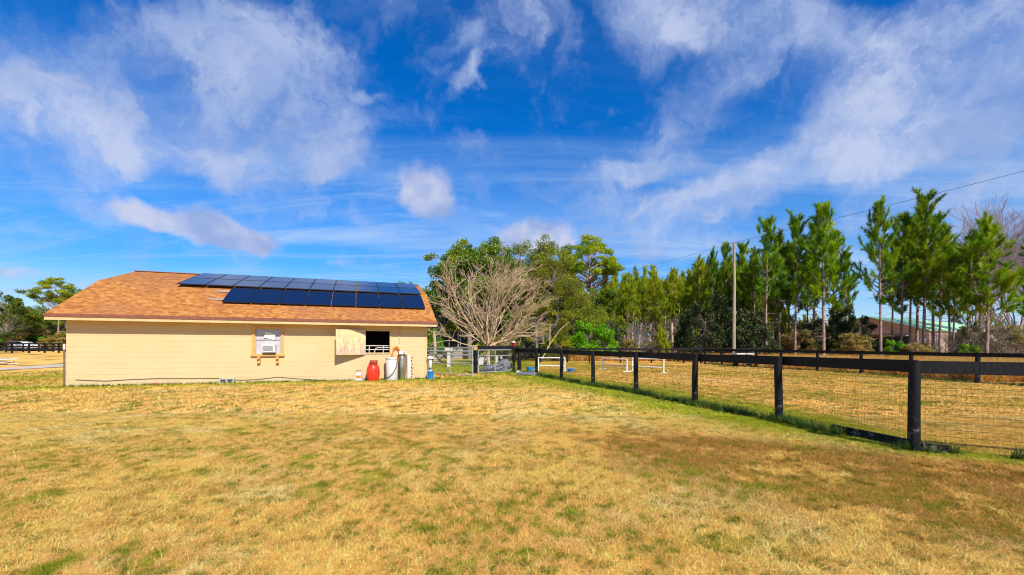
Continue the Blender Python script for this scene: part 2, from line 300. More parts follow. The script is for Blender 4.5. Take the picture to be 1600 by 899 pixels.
# ------------------------------------------------------------------ mesh helpers
def link(name, me, parent=None):
    o = bpy.data.objects.new(name, me); C.objects.link(o)
    if parent: o.parent = parent
    return o
def tag(o, label=None, cat=None, group=None, kind=None):
    if label: o['label'] = label
    if cat: o['category'] = cat
    if group: o['group'] = group
    if kind: o['kind'] = kind
    return o
def empty(name, loc=(0, 0, 0), rz=0.):
    o = bpy.data.objects.new(name, None); C.objects.link(o); o.location = loc; o.rotation_euler = (0, 0, rz); o.empty_display_size = .2
    return o
def copy_tree(o, parent=None):
    c = o.copy(); C.objects.link(c); c.parent = parent
    for ch in list(o.children): copy_tree(ch, c)
    return c
class MB:
    def __init__(s): s.v = []; s.f = []
    def add(s, vs, fs):
        b = len(s.v); s.v += [tuple(v) for v in vs]; s.f += [tuple(b + i for i in f) for f in fs]; return s
    def box(s, x0, x1, y0, y1, z0, z1, mx=None):
        vs = [Vector(p) for p in ((x0, y0, z0), (x1, y0, z0), (x1, y1, z0), (x0, y1, z0), (x0, y0, z1), (x1, y0, z1), (x1, y1, z1), (x0, y1, z1))]
        if mx is not None: vs = [mx @ v for v in vs]
        return s.add(vs, [(0, 3, 2, 1), (4, 5, 6, 7), (0, 1, 5, 4), (1, 2, 6, 5), (2, 3, 7, 6), (3, 0, 4, 7)])
    def bar(s, a, b, w, h, up=(0, 0, 1)):                               # rectangular bar from a to b (h along up)
        a, b = Vector(a), Vector(b); t = (b - a); L = t.length; t.normalize(); u = Vector(up); sd = t.cross(u).normalized(); u = sd.cross(t).normalized()
        mx = Matrix((t, sd, u)).transposed().to_4x4(); mx.translation = a
        return s.box(0, L, -w / 2, w / 2, -h / 2, h / 2, mx)
    def tube(s, pts, r, n=8, caps=True):
        pts = [Vector(p) for p in pts]; rs = r if isinstance(r, (list, tuple)) else [r] * len(pts)
        vs = []; ref = None
        for i, p in enumerate(pts):
            t = (pts[min(i + 1, len(pts) - 1)] - pts[max(i - 1, 0)]).normalized()
            if ref is None: ref = t.orthogonal().normalized()
            ref = (ref - t * ref.dot(t)).normalized(); b = t.cross(ref)
            vs += [p + (ref * math.cos(2 * PI * k / n) + b * math.sin(2 * PI * k / n)) * rs[i] for k in range(n)]
        fs = [(i * n + k, i * n + (k + 1) % n, (i + 1) * n + (k + 1) % n, (i + 1) * n + k) for i in range(len(pts) - 1) for k in range(n)]
        if caps: fs += [tuple(range(n - 1, -1, -1)), tuple(range((len(pts) - 1) * n, len(pts) * n))]
        return s.add(vs, fs)
    def lathe(s, prof, n=20, c=(0, 0, 0)):
        vs = [(c[0] + r * math.cos(2 * PI * k / n), c[1] + r * math.sin(2 * PI * k / n), c[2] + z) for r, z in prof for k in range(n)]
        fs = [(i * n + k, i * n + (k + 1) % n, (i + 1) * n + (k + 1) % n, (i + 1) * n + k) for i in range(len(prof) - 1) for k in range(n)]
        fs += [tuple(range(n - 1, -1, -1)), tuple(range((len(prof) - 1) * n, len(prof) * n))]
        return s.add(vs, fs)
    def build(s, name, m, parent=None, smooth=False, bevel=0.):
        me = bpy.data.meshes.new(name); me.from_pydata(s.v, [], s.f); me.materials.append(m); me.update()
        if smooth: me.shade_smooth() if hasattr(me, 'shade_smooth') else None
        o = link(name, me, parent)
        if smooth:
            try: me.set_sharp_from_angle(angle=R(40))
            except Exception: pass
        if bevel:
            b = o.modifiers.new('bevel', 'BEVEL'); b.width = bevel; b.segments = 2; b.limit_method = 'ANGLE'
        return o
def np_mesh(name, V, Fc, m, attrs=None):                               # V (n,3); Fc (k,3) or (k,4)
    me = bpy.data.meshes.new(name); k, q = Fc.shape
    me.vertices.add(len(V)); me.vertices.foreach_set('co', V.astype(np.float32).ravel())
    me.loops.add(k * q); me.loops.foreach_set('vertex_index', Fc.astype(np.int32).ravel())
    me.polygons.add(k); me.polygons.foreach_set('loop_start', np.arange(0, k * q, q, dtype=np.int32))
    for an, (typ, dom, data) in (attrs or {}).items():
        a = me.attributes.new(an, typ, dom)
        a.data.foreach_set('value' if typ == 'FLOAT' else 'color', data.astype(np.float32).ravel())
    me.materials.append(m); me.update(calc_edges=True); return me
def nrm(a): return a / np.maximum(np.linalg.norm(a, axis=-1, keepdims=True), 1e-9)

# ------------------------------------------------------------------ numpy value noise (for the lawn's colours)
def vnoise(x, y, seed=0):
    xi = np.floor(x).astype(np.int64); yi = np.floor(y).astype(np.int64); fx = x - xi; fy = y - yi
    fx = fx * fx * (3 - 2 * fx); fy = fy * fy * (3 - 2 * fy)
    def h(a, b):
        n = (a * 374761393 + b * 668265263 + seed * 1442695041) & 0x7fffffff
        n = ((n ^ (n >> 13)) * 1274126177) & 0x7fffffff
        return ((n ^ (n >> 16)) & 0xffff) / 65535.
    return (h(xi, yi) * (1 - fx) + h(xi + 1, yi) * fx) * (1 - fy) + (h(xi, yi + 1) * (1 - fx) + h(xi + 1, yi + 1) * fx) * fy
def fbm(x, y, seed=0, o=4):
    s = 0; a = .5; t = 0
    for i in range(o): s = s + a * vnoise(x * 2 ** i, y * 2 ** i, seed + i * 7); t += a; a *= .55
    return s / t
def sstep(v, a, b):
    t = np.clip((v - a) / (b - a), 0, 1); return t * t * (3 - 2 * t)

# near fence line (posts read from the photograph)
NEAR = [gp(1427, 705), gp(1217, 658), gp(1085, 633), gp(994, 614), gp(927, 603), gp(877, 594), gp(838, 586.5), gp(803, 582)]
CORNER = NEAR[0]; SIDE = [CORNER, CORNER + Vector((2.15, -1.1, 0)), CORNER + Vector((4.3, -2.2, 0))]
def seg_dist(x, y, a, b):
    dx, dy = b[0] - a[0], b[1] - a[1]; L2 = dx * dx + dy * dy
    t = np.clip(((x - a[0]) * dx + (y - a[1]) * dy) / L2, 0, 1)
    return np.hypot(x - a[0] - t * dx, y - a[1] - t * dy)
BA = gp(103, 604.5); BTH = .3433; BL = 12.71                            # barn: front-left corner, heading, length
BX = Vector((BA.x, BA.y, 0)); BU = Vector((math.cos(BTH), math.sin(BTH), 0)); BV = Vector((-math.sin(BTH), math.cos(BTH), 0))
def blob(x, y, cx, cy, rx, ry, rot=0.):
    c, s = math.cos(rot), math.sin(rot); u = (x - cx) * c + (y - cy) * s; v = -(x - cx) * s + (y - cy) * c
    return np.exp(-((u / rx) ** 2 + (v / ry) ** 2))
def pblob(x, y, px, py, rx, ry, rot=0.): p = gp(px, py); return blob(x, y, p.x, p.y, rx, ry, rot)
def lawn(x, y, rnd=None):
    """colour of the turf at (x, y); rnd adds blade-to-blade change"""
    n1 = fbm(x * .35, y * .35, 1, 5); n2 = fbm(x * 1.3, y * 1.3, 2, 4); n3 = fbm(x * 5, y * 5, 3, 3); n4 = fbm(x * 16, y * 16, 5, 3)
    straw = np.array([.96, .552, .142]); pale = np.array([.98, .655, .26]); tan = np.array([.85, .42, .12]); brown = np.array([.36, .16, .035])
    green = np.array([.36, .44, .016]); dgreen = np.array([.14, .19, .012])
    r = lambda v: v[..., None]
    c = straw + (pale - straw) * r(sstep(n2, .45, .75))
    c = c + (tan - c) * r(sstep(.5 * n1 + .3 * n2 + .3 * n3, .48, .66) * .8)
    # rust-brown patch in the right foreground and a fainter one by the barn
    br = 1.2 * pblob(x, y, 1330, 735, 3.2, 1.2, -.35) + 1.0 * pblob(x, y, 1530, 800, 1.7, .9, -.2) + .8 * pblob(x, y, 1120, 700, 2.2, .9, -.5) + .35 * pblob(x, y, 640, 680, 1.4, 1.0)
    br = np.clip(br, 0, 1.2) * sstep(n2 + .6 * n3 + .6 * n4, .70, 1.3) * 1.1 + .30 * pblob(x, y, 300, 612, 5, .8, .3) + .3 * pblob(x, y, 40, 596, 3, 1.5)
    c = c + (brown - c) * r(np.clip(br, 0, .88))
    # green: speckles everywhere, a strip along the fence and the barn's foot, a few tufts
    gr = .75 * sstep(.16 * n2 + .34 * n3 + .50 * n4 + .30 * (n1 - .5), .545, .66) + .25 * sstep(.6 * n2 + .4 * n3 + .3 * (n1 - .5), .6, .75) + .35 * pblob(x, y, 1250, 760, 2.2, 1.1, -.35) * sstep(n3 + n4, .8, 1.2)
    dn = np.min([seg_dist(x, y, NEAR[i], NEAR[i + 1]) for i in range(7)] + [seg_dist(x, y, SIDE[0], SIDE[1])], axis=0)
    gr = gr + .6 * sstep(n4, .56, .70) * sstep(n2 + .4 * (n1 - .5), .30, .55)
    gr = gr + 2.6 * np.exp(-(dn / 1.3) ** 2) * (.45 + .7 * n3) * sstep(y, 5.5, 10) + .9 * np.exp(-(dn / .35) ** 2)
    ub = (x - BX.x) * BU.x + (y - BX.y) * BU.y; vb = (x - BX.x) * BV.x + (y - BX.y) * BV.y
    db = np.where((ub > -2.5) & (ub < BL + 3) & (vb < .5), np.abs(vb + .3), 9)
    gr = gr + 1.3 * np.exp(-(db / .75) ** 2) * (.45 + .7 * n2) + 1.1 * sstep(y, 21.5, 25) * sstep(44 - y, 0, 6) * sstep(x, -9, -7) * sstep(2.5 - x, 0, 3) * (.35 + 1.0 * n2) + .7 * pblob(x, y, 760, 598, 3.2, 1.6) * (.3 + n3) + .6 * pblob(x, y, 60, 590, 3.5, 2) 
    for px, py, rx, ry in ((45, 780, .35, .22), (380, 670, 1.0, .25), (600, 720, .8, .7), (300, 740, .7, .2), (20, 702, .5, .15), (1200, 770, .35, .2), (1150, 850, .4, .25), (960, 640, 3, 1.0)):
        gr = gr + .5 * pblob(x, y, px, py, rx, ry) * sstep(n3 + n4, .75, 1.2)
    past = sstep(dn, .2, .6) * np.where(x > np.interp(y, [v.y for v in NEAR], [v.x for v in NEAR]), 1, 0) * (y > 5)
    gr = gr + past * .25 * sstep(n1 + .3 * n2, .5, .8) + .5 * sstep(y, 24, 34) * sstep(14 - np.abs(x + 4), 0, 6)
    gr = np.clip(gr, 0, .93)
    c = c * (1.18 - .85 * sstep(.7 * n4 + .3 * n3, .50, .70))[..., None]
    c = c + (green + (dgreen - green) * r(sstep(n4, .4, .8)) - c) * r(gr)
    # far right beyond the second fence: orange broomsedge
    far = sstep(x, 19.5, 23) * sstep(y, 12, 16) + sstep(y, 41, 46) * sstep(x, 4, 9)
    c = c + (np.array([.62, .32, .10]) - c) * r(np.clip(far, 0, 1) * .8)
    c = c * (1 - np.stack([.12 * past, .19 * past, .22 * past], -1))
    if rnd is not None:
        k = rnd[..., 0]; c = c * (.42 + 1.08 * rnd[..., 1])[..., None]
        isg = (k < .11)[..., None]; isb = (k > .86)[..., None]
        c = np.where(isg, c * .35 + np.array([.22, .30, .02]) * .6, c); c = np.where(isb, c * .45 + np.array([.50, .26, .08]) * .5, c)
    return c

# ------------------------------------------------------------------ GROUND: one sheet to the horizon
rr = np.concatenate([[0.], 1.2 * 1.022 ** np.arange(0, 365)]); na = 420
th = np.linspace(0, 2 * PI, na, endpoint=False)
X = (rr[1:, None] * np.sin(th)).ravel(); Y = (rr[1:, None] * np.cos(th)).ravel()
Z = np.where((np.hypot(X, Y) < 60), .03 * (fbm(X * .25, Y * .25, 11, 3) - .5), 0.)
V = np.concatenate([[[0, 0, 0]], np.stack([X, Y, Z], 1)])
nr = len(rr) - 1
i0 = (np.arange(nr - 1)[:, None] * na + np.arange(na)[None]).ravel() + 1; i1 = (np.arange(nr - 1)[:, None] * na + (np.arange(na)[None] + 1) % na).ravel() + 1
quads = np.stack([i0, i0 + na, i1 + na, i1], 1)
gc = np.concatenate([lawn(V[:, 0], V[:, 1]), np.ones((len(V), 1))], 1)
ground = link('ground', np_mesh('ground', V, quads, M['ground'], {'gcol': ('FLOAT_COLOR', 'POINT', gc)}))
tag(ground, 'dry golden lawn and paddock ground with green patches', 'ground', kind='structure')
# gravel track beside the barn
mb = MB(); tr = [(-31, 4), (-30.2, 14), (-29.6, 22), (-29.8, 26), (-31.2, 31), (-33, 38), (-33, 52)]
wd = [2.6, 2.4, 2.0, 2.4, 2.8, 3, 3]
rng0 = random.Random(4); vs = []
for i, ((x, y), w) in enumerate(zip(tr, wd)):
    vs += [(x - w / 2, y, .028), (x + w / 2, y, .028)]
mb.add(vs, [(2 * i, 2 * i + 1, 2 * i + 3, 2 * i + 2) for i in range(len(tr) - 1)])
tag(mb.build('gravel_path', M['gravel']), 'pale gravel track crossing the lawn behind the barn', 'path', kind='structure')

# grass blades: real geometry in front of the camera, thinning with distance
rg = np.random.default_rng(7)
def blades(name, n, ymin, ymax, hgt, wid, label, power=1.0, xlim=1.35):
    t = rg.random(n); y = (ymin ** power + t * (ymax ** power - ymin ** power)) ** (1 / power)
    x = (rg.random(n) * 2 - 1) * (y * xlim * .93 + .4)
    ub = (x - BX.x) * BU.x + (y - BX.y) * BU.y; vb = (x - BX.x) * BV.x + (y - BX.y) * BV.y
    keep = ~((vb > -.03) & (ub > -.05) & (ub < BL + .1) & (vb < 12)) & ~((x < -26) & (y > 18))
    x, y = x[keep], y[keep]; n = len(x)
    a = rg.random(n) * 2 * PI; sc = (.55 + .9 * rg.random(n)) * (.8 + .5 * fbm(x * 2.2, y * 2.2, 21, 2)) * np.interp(y, [ymin, ymax], [1, 1.25])
    h = hgt * sc; w = wid * sc * np.interp(y, [3, 25], [.8, 2.2]); lean = rg.normal(0, 1.5, (n, 2)) * h[:, None]
    dx, dy = np.cos(a) * w / 2, np.sin(a) * w / 2; z0 = np.full(n, -.012)
    p0 = np.stack([x - dx, y - dy, z0], 1); p1 = np.stack([x + dx, y + dy, z0], 1)
    mid = np.stack([x + lean[:, 0] * .35, y + lean[:, 1] * .35, h * .5], 1); m0 = mid - np.stack([dx, dy, z0 * 0], 1) * .7; m1 = mid + np.stack([dx, dy, z0 * 0], 1) * .7
    tip = np.stack([x + lean[:, 0], y + lean[:, 1], h * .6], 1)
    V = np.stack([p0, p1, m1, m0, tip], 1).reshape(-1, 3); b = np.arange(n)[:, None] * 5
    F3 = np.concatenate([b + np.array([[0, 1, 2]]), b + np.array([[0, 2, 3]]), b + np.array([[3, 2, 4]])], 0)
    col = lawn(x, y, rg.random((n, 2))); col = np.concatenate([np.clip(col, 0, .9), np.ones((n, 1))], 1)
    me = np_mesh(name, V, F3, M['blade'], {'gcol': ('FLOAT_COLOR', 'POINT', np.repeat(col, 5, 0))})
    return tag(link(name, me), label, 'grass', kind='stuff')
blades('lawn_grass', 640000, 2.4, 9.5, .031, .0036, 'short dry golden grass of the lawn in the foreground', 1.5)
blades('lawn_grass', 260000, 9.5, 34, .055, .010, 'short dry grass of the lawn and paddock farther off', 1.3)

# ------------------------------------------------------------------ BARN
barn = tag(empty('barn', (BA.x, BA.y, 0), BTH), 'long cream painted block barn with orange shingle roof and solar panels', 'barn')
L_, ZE, OV, OL, OR_, P1, P2, SK, SR = BL, 2.5687, .4955, .3323, .3666, .4529, .2712, 3.6286, 6.8445
VR = -OV + SK * math.cos(P1) + (SR - SK) * math.cos(P2); ZR = ZE + SK * math.sin(P1) + (SR - SK) * math.sin(P2); DB = 2 * VR
def wl(px, py, v=0.):                                                   # photograph pixel -> (u, z) on the barn's front plane at depth v
    x, dr = ray(px, py); k1 = x * BV.x + BV.y; k0 = BX.x * BV.x + BX.y * BV.y
    Yd = (v + k0) / k1; return ((x * Yd - BX.x) * BU.x + (Yd - BX.y) * BU.y, EYE - dr * Yd)
ZS = ZE - .17                                                           # soffit
# window and stall opening in the front wall
wu0, wz1 = wl(398.3, 513.6); wu1, _ = wl(439.3, 513.6); _, wz0 = wl(419, 553.0)
ou0, oz1 = wl(571.5, 517.2); ou1, _ = wl(609, 517.2); _, oz0 = wl(590, 551.3)
T = .2; mb = MB()
us = [0, wu0, wu1, ou0, ou1, L_]
for i in range(5):
    if i == 1: mb.box(us[1], us[2], 0, T, -.1, wz0); mb.box(us[1], us[2], 0, T, wz1, ZS)
    elif i == 3: mb.box(us[3], us[4], 0, T, -.1, oz0); mb.box(us[3], us[4], 0, T, oz1, ZS)
    else: mb.box(us[i], us[i + 1], 0, T, -.1, ZS)
mb.box(0, T, T, DB - T, -.1, ZS); mb.box(L_ - T, L_, T, DB - T, -.1, ZS); mb.box(0, L_, DB - T, DB, -.1, ZS)
for u0, u1 in ((0, T), (L_ - T, L_)):                                    # gable triangles following the broken pitch
    vk = SK * math.cos(P1) - OV; zk = ZE + SK * math.sin(P1) - .12
    prof = [(0, ZS), (DB, ZS), (DB, ZS + .12), (DB - vk, zk), (VR, ZR - .12), (vk, zk), (0, ZS + .12)]
    vs = [(u, v, z) for u in (u0, u1) for v, z in prof]; n = len(prof)
    mb.add(vs, [tuple(range(n)), tuple(range(2 * n - 1, n - 1, -1))] + [(i, i + n, (i + 1) % n + n, (i + 1) % n) for i in range(n)])
mb.build('wall', M['wall'], barn)
mb = MB(); mb.box(T + .01, L_ - T - .01, T + .01, DB - T - .01, .012, .03)
mb.box(T + .01, L_ - T - .01, 3.2, 3.26, .03, ZS); mb.box(ou0 - 1.2, ou0 - 1.15, T + .01, 3.19, .03, ZS); mb.box(ou1 + .9, ou1 + .95, T + .01, 3.19, .03, ZS)
mb.build('stall_partition', M['interior'], barn)
def roofprof(h):                                                        # roof cross-section offset h above the sheathing line
    p = [(-OV, ZE), (-OV + SK * math.cos(P1), ZE + SK * math.sin(P1)), (VR, ZR)]
    p = p + [(2 * VR - v, z) for v, z in reversed(p[:2])]; return [(v, z + h) for v, z in p]
top, bot = roofprof(0), roofprof(-.07)
vs = [(u, v, z) for u in (-OL, L_ + OR_) for v, z in top + bot[::-1]]; n = 10
MB().add(vs, [tuple(range(n - 1, -1, -1)), tuple(range(n, 2 * n))] + [(i, (i + 1) % n, (i + 1) % n + n, i + n) for i in range(n)]).build('roof', M['shingle'], barn)
MB().bar((-OL - .004, VR, ZR + .01), (L_ + OR_ + .004, VR, ZR + .01), .26, .035).build('ridge_cap', M['drip'], barn)
mb = MB()
mb.box(-OL, L_ + OR_, -OV - .012, -OV + .02, ZE - .22, ZE - .072)
mb.box(-OL, L_ + OR_, 2 * VR + OV - .02, 2 * VR + OV + .012, ZE - .19, ZE - .072)
for u0, u1 in ((-OL - .012, -OL + .018), (L_ + OR_ - .018, L_ + OR_ + .012)):
    a, b = roofprof(-.072), roofprof(-.2)
    vs = [(u, v, z) for u in (u0, u1) for v, z in a + b[::-1]]
    mb.add(vs, [tuple(range(9, -1, -1)), tuple(range(10, 20))] + [(i, (i + 1) % 10, (i + 1) % 10 + 10, i + 10) for i in range(10)])
mb.build('fascia', M['fascia'], barn)
MB().box(-OL - .02, L_ + OR_ + .02, -OV - .045, -OV + .0, ZE - .105, ZE + .004).build('drip_edge', M['drip'], barn)
MB().box(-OL + .02, L_ + OR_ - .02, -OV + .021, -.002, ZS - .012, ZS + .004).build('soffit', M['fascia'], barn)
# window with trim, upper sash, closed lower panel
win = empty('window', ((wu0 + wu1) / 2, 0, 0)); win.parent = barn; uc = (wu0 + wu1) / 2
a, b = wu0 - uc, wu1 - uc; tw = .105
mb = MB(); mb.box(a - tw, a, -.035, -.001, wz0 - .09, wz1 + .09); mb.box(b, b + tw, -.035, -.001, wz0 - .09, wz1 + .09)
mb.box(a - .001, b + .001, -.033, -.001, wz1, wz1 + .088); mb.box(a - tw - .03, b + tw + .03, -.085, -.036, wz0 - .10, wz0 - .03); mb.box(a, b, -.034, -.001, wz0 - .085, wz0)
mb.build('trim', M['trim'], win)
mb = MB(); zm = wl(419, 530.5)[1]
mb.box(a, a + .045, .02, .09, wz0, wz1); mb.box(b - .045, b, .02, .09, wz0, wz1); mb.box(a + .045, b - .045, .021, .089, wz1 - .04, wz1); mb.box(a + .045, b - .045, .012, .088, zm - .03, zm + .01)
mb.build('sash', M['galv'], win)
zp = wl(419, 524.2)[1]
MB().box(a + .046, b - .046, .05, .06, zp, wz1 - .041).build('pane', M['dullgalv'], win)
mb = MB(); mb.box(a + .046, b - .046, .045, .062, zm + .011, zp - .001); mb.box(a + .046, b - .046, .04, .062, wz0, zm - .031); mb.build('infill_panel', M['panelgrey'], win)
for px in (405, 434):
    u, z = wl(px, 556); u -= uc; mb = MB()
    mb.box(u - .055, u + .055, -.12, -.002, z - .30, z - .03)
    mb.box(u - .045, u + .045, -.20, -.121, z - .14, z - .05); mb.build('bracket', M['trim'], win)
# stall opening: casing, shutter swung open to the left
MB().box(ou0 - .05, ou0, -.03, .01, oz0 - .04, oz1 + .045).box(ou1, ou1 + .05, -.03, .01, oz0 - .04, oz1 + .045).box(ou0, ou1, -.029, .01, oz1, oz1 + .044).box(ou0, ou1, -.04, .01, oz0 - .045, oz0).build('opening_casing', M['fascia'], barn)
sh = empty('shutter', (ou0 - .03, -.04, 0)); sh.parent = barn; sh.rotation_euler = (0, 0, R(21))
_, sz0 = wl(548, 554.5, -.15); _, sz1 = wl(548, 515.5, -.15)
MB().box(-1.24, 0, -.03, 0, sz0, sz1).build('shutter_board', M['shutter'], sh)
for x0 in (-1.18, -.14): MB().box(x0, x0 + .09, .001, .035, sz0 + .05, sz1 - .05).build('batten', M['oldboard'], sh)
for z0 in (sz1 - .22, sz0 + .17): MB().box(-.12, .03, -.036, -.031, z0, z0 + .05).build('hinge', M['dullgalv'], sh)
# conduit down the wall and post at the left corner
u, z = wl(624, 536); MB().tube([(u, -.03, z), (u, -.03, ZS - .02)], .016, 6).build('conduit', M['fascia'], barn)
u0_, _ = wl(663, 560)
MB().box(L_ - .10, L_ + .006, -.012, .1, 0, ZS - .01).build('corner_board', M['fascia'], barn)
# two mounting rails reaching past the lower row of panels
S0, S1, S2, S3, S4, PW, U1, U2 = 1.3786, 3.1104, 3.1724, 4.8833, 6.3821 + .21, 1.0258, 4.5456, 2.5033
def rp(u, s, h):                                                        # point on the front roof, slope distance s, height h above
    if s <= SK: return Vector((u, -OV + s * math.cos(P1) - h * math.sin(P1), ZE + s * math.sin(P1) + h * math.cos(P1)))
    t = s - SK; return Vector((u, -OV + SK * math.cos(P1) + t * math.cos(P2) - h * math.sin(P2), ZE + SK * math.sin(P1) + t * math.sin(P2) + h * math.cos(P2)))
for s in (1.75, 2.75): MB().bar(rp(U1 - .55, s, .055), rp(U1 + 8 * PW, s, .055), .04, .04).build('mounting_rail', M['dullgalv'], barn)
for s in (3.9, 4.5, 5.3, 6.2): MB().bar(rp(U2 + .1, s, .055), rp(U2 + 10 * PW - .1, s, .055), .04, .04).build('mounting_rail', M['dullgalv'], barn)

# solar panels: every panel is a thing
def solar_proto(Ls):
    t = empty('solar_panel')
    w = PW - .02; l = Ls - .02
    mb = MB(); b = .012
    mb.box(0, w, 0, b, -.036, .004).box(0, w, l - b, l, -.036, .004).box(0, b, b, l - b, -.036, .004).box(w - b, w, b, l - b, -.036, .004).box(b, w - b, b, l - b, -.034, -.028)
    mb.build('panel_frame', M['black'], t); MB().box(b + .001, w - b - .001, b + .001, l - b - .001, -.006, 0).build('glass', M['solar'], t)
    return t
ORD = ['first', 'second', 'third', 'fourth', 'fifth', 'sixth', 'seventh', 'eighth', 'ninth', 'tenth']
protos = {}; bm_ = Matrix.Translation(BX) @ Matrix.Rotation(BTH, 4, 'Z')
for row, (u0, cnt, sa, sb) in {'lower': (U1, 8, S0, S1), 'middle': (U2, 10, S2, S3), 'upper': (U2, 10, S3 + .005, S4)}.items():
    ln = round(sb - sa, 2)
    for i in range(cnt):
        t = solar_proto(ln) if ln not in protos else copy_tree(protos[ln])
        protos.setdefault(ln, t)
        a, b = rp(u0 + i * PW, sa, .11), rp(u0 + i * PW, sb, .11 if row != 'middle' else .11)
        if row == 'middle': a = rp(u0 + i * PW, sa, .17)
        ang = math.atan2(b.z - a.z, b.y - a.y)
        t.matrix_world = bm_ @ Matrix.Translation(a) @ Matrix.Rotation(ang, 4, 'X')
        where = 'leftmost' if i == 0 else ('rightmost' if i == cnt - 1 else ORD[i] + ' from the left')
        tag(t, f'dark blue solar panel, {where} in the {row} row on the barn roof', 'solar panel', 'solar panels on the barn roof')

def bp(u, v, z): return bm_ @ Vector((u, v, z))                         # barn frame -> world
# air conditioner hung in the window
au0, az1 = wl(409.2, 538.2, -.22); au1, az0 = wl(430.2, 551, -.22)
ac = tag(empty('air_conditioner', bp((au0 + au1) / 2, -.22, az0), BTH), 'white window air conditioner with grey grille sticking out of the barn window', 'air conditioner')
hw = (au1 - au0) / 2; hh = az1 - az0
MB().box(-hw, hw, 0, .262, 0, hh).build('casing', M['whitepaint'], ac, bevel=.012)
gm = MB().box(-hw + .03, hw * .62, -.006, .004, .06, hh - .05); gm.build('grille_back', M['dullgalv'], ac)
gm = MB()
for k in range(9): zz_ = .075 + k * (hh - .14) / 8; gm.box(-hw + .035, hw * .60, -.016, -.007, zz_ - .006, zz_ + .006)
gm.build('grille', M['galv'], ac)
u, z = wl(421.5, 525, -.02)
MB().box(-.19, .19, -.004, .004, -.12, .12, Matrix.Rotation(R(14), 4, 'Y')).build('card', M['paper']).matrix_world = Matrix.Translation(bp(u, -.006, z)) @ Matrix.Rotation(BTH, 4, 'Z')
tag(bpy.data.objects['card'], 'tilted blank white card stuck on the barn window above the air conditioner', 'card')

def thing_mesh(name, mb, m, label, cat, loc=None, rz=0., group=None, smooth=True, bevel=0.):
    o = mb.build(name, m, None, smooth, bevel)
    if loc is not None: o.location = loc; o.rotation_euler = (0, 0, rz)
    return tag(o, label, cat, group)
# white pipe gate inside the opening
pg = tag(empty('pipe_gate', bp((ou0 + ou1) / 2, .26, 0), BTH), 'white pipe gate closing the lower part of the dark stall opening', 'gate')
zt = wl(590, 540.5, .26)[1]; hwid = (ou1 - ou0) / 2 + .12
for k in range(7): MB().tube([(-hwid, 0, zt - k * .17), (hwid, 0, zt - k * .17)], .019, 6).build('rail', M['whitepaint'], pg)
for x in (-hwid, -.35, .25, hwid): MB().tube([(x, .01, .1), (x, .01, zt)], .019, 6).build('upright', M['whitepaint'], pg)
MB().tube([(-.12, -.04, zt - .45), (-.12, -.04, zt - .2), (-.08, -.04, zt - .12), (.02, -.04, zt - .08), (.6, -.04, zt - .08)], .02, 6).build('latch_hoop', M['whitepaint'], pg)

def on_front(px, py, v):                                               # stand something in front of the barn wall
    u, _ = wl(px, py, v); return bp(u, v, 0)
# red barrel
p = on_front(583, 593, -.42)
t = tag(empty('barrel', p, BTH), 'bulging bright red plastic barrel standing against the barn wall', 'barrel')
MB().lathe([(.20, 0), (.235, .02), (.25, .10), (.272, .30), (.272, .31), (.268, .33), (.272, .35), (.268, .46), (.235, .60), (.18, .68), (.165, .70)], 28).build('barrel_body', M['red'], t, True)
MB().lathe([(.185, .70), (.185, .755), (.15, .76)], 24).build('collar', M['darkred'], t, True)
MB().lathe([(.07, .76), (.15, .77), (.17, .80), (.165, .86), (.12, .88), (.05, .87)], 20, (.02, 0, 0)).build('lid', M['brick'], t, True)
# white upright tank
p = on_front(612, 594, -.40)
t = tag(empty('water_tank', p, BTH), 'tall plain white cylindrical tank beside the red barrel', 'tank')
MB().lathe([(.235, 0), (.25, .02), (.252, .5), (.25, .93), (.24, .955), (.10, .965)], 28).build('tank_body', M['white'], t, True)
MB().lathe([(.256, .90), (.262, .91), (.262, .975), (.245, .99), (.05, 1.0)], 28).build('lid', M['whitepaint'], t, True)
hz = [(-.22, -.14, .10), (-.10, -.245, .17), (.02, -.272, .30), (.12, -.245, .48), (.19, -.19, .68), (.215, -.16, .92), (.23, -.05, 1.03)]
MB().tube([(x_ * 1.04, y_ * 1.04 - .004, z_) for x_, y_, z_ in hz], .016, 6).build('hose', M['darkgreen'], t, True)
# steel filter cylinder with control head
p = on_front(628, 591, -.22)
t = tag(empty('water_softener', p, BTH), 'slim silver filter cylinder with a pale control head, right of the white tank', 'water softener')
MB().lathe([(.11, .0), (.125, .02), (.125, .98), (.10, 1.04), (.05, 1.07), (.05, 1.12)], 22).build('cylinder', M['filtersteel'], t, True)
MB().box(-.14, .17, -.10, .10, 1.12, 1.26).build('control_head', M['white'], t, bevel=.015)
MB().lathe([(.05, 0), (.05, .02)], 14).build('dial', M['dullgalv'], t, True)
t.children[-1].matrix_local = Matrix.Translation((.09, -.10, 1.21)) @ Matrix.Rotation(R(90), 4, 'X')
mb = MB(); mb.tube([(.14, .06, .02), (.16, .08, .6), (.15, .08, 1.14)], .018, 6); mb.tube([(.19, .12, .3), (.2, .12, 1.1), (.1, .1, 1.18)], .016, 6); mb.tube([(-.14, .08, 1.14), (-.17, .1, .85), (-.17, .1, .3)], .018, 6)
mb.build('pipe', M['copper'], t, True)
p = on_front(639, 591, -.10)
t = tag(empty('standpipe', p, BTH), 'upright white pipe with small taps fixed to the barn wall right of the silver cylinder', 'pipe')
MB().box(-.075, .075, -.04, .08, 0, 1.08).build('backboard', M['whitepaint'], t)
for z in (.25, .52, .68, .98): MB().tube([(.076, -.05, z), (.15, -.06, z), (.15, -.06, z - .06)], .02, 6).build('tap', M['brick'], t, True)
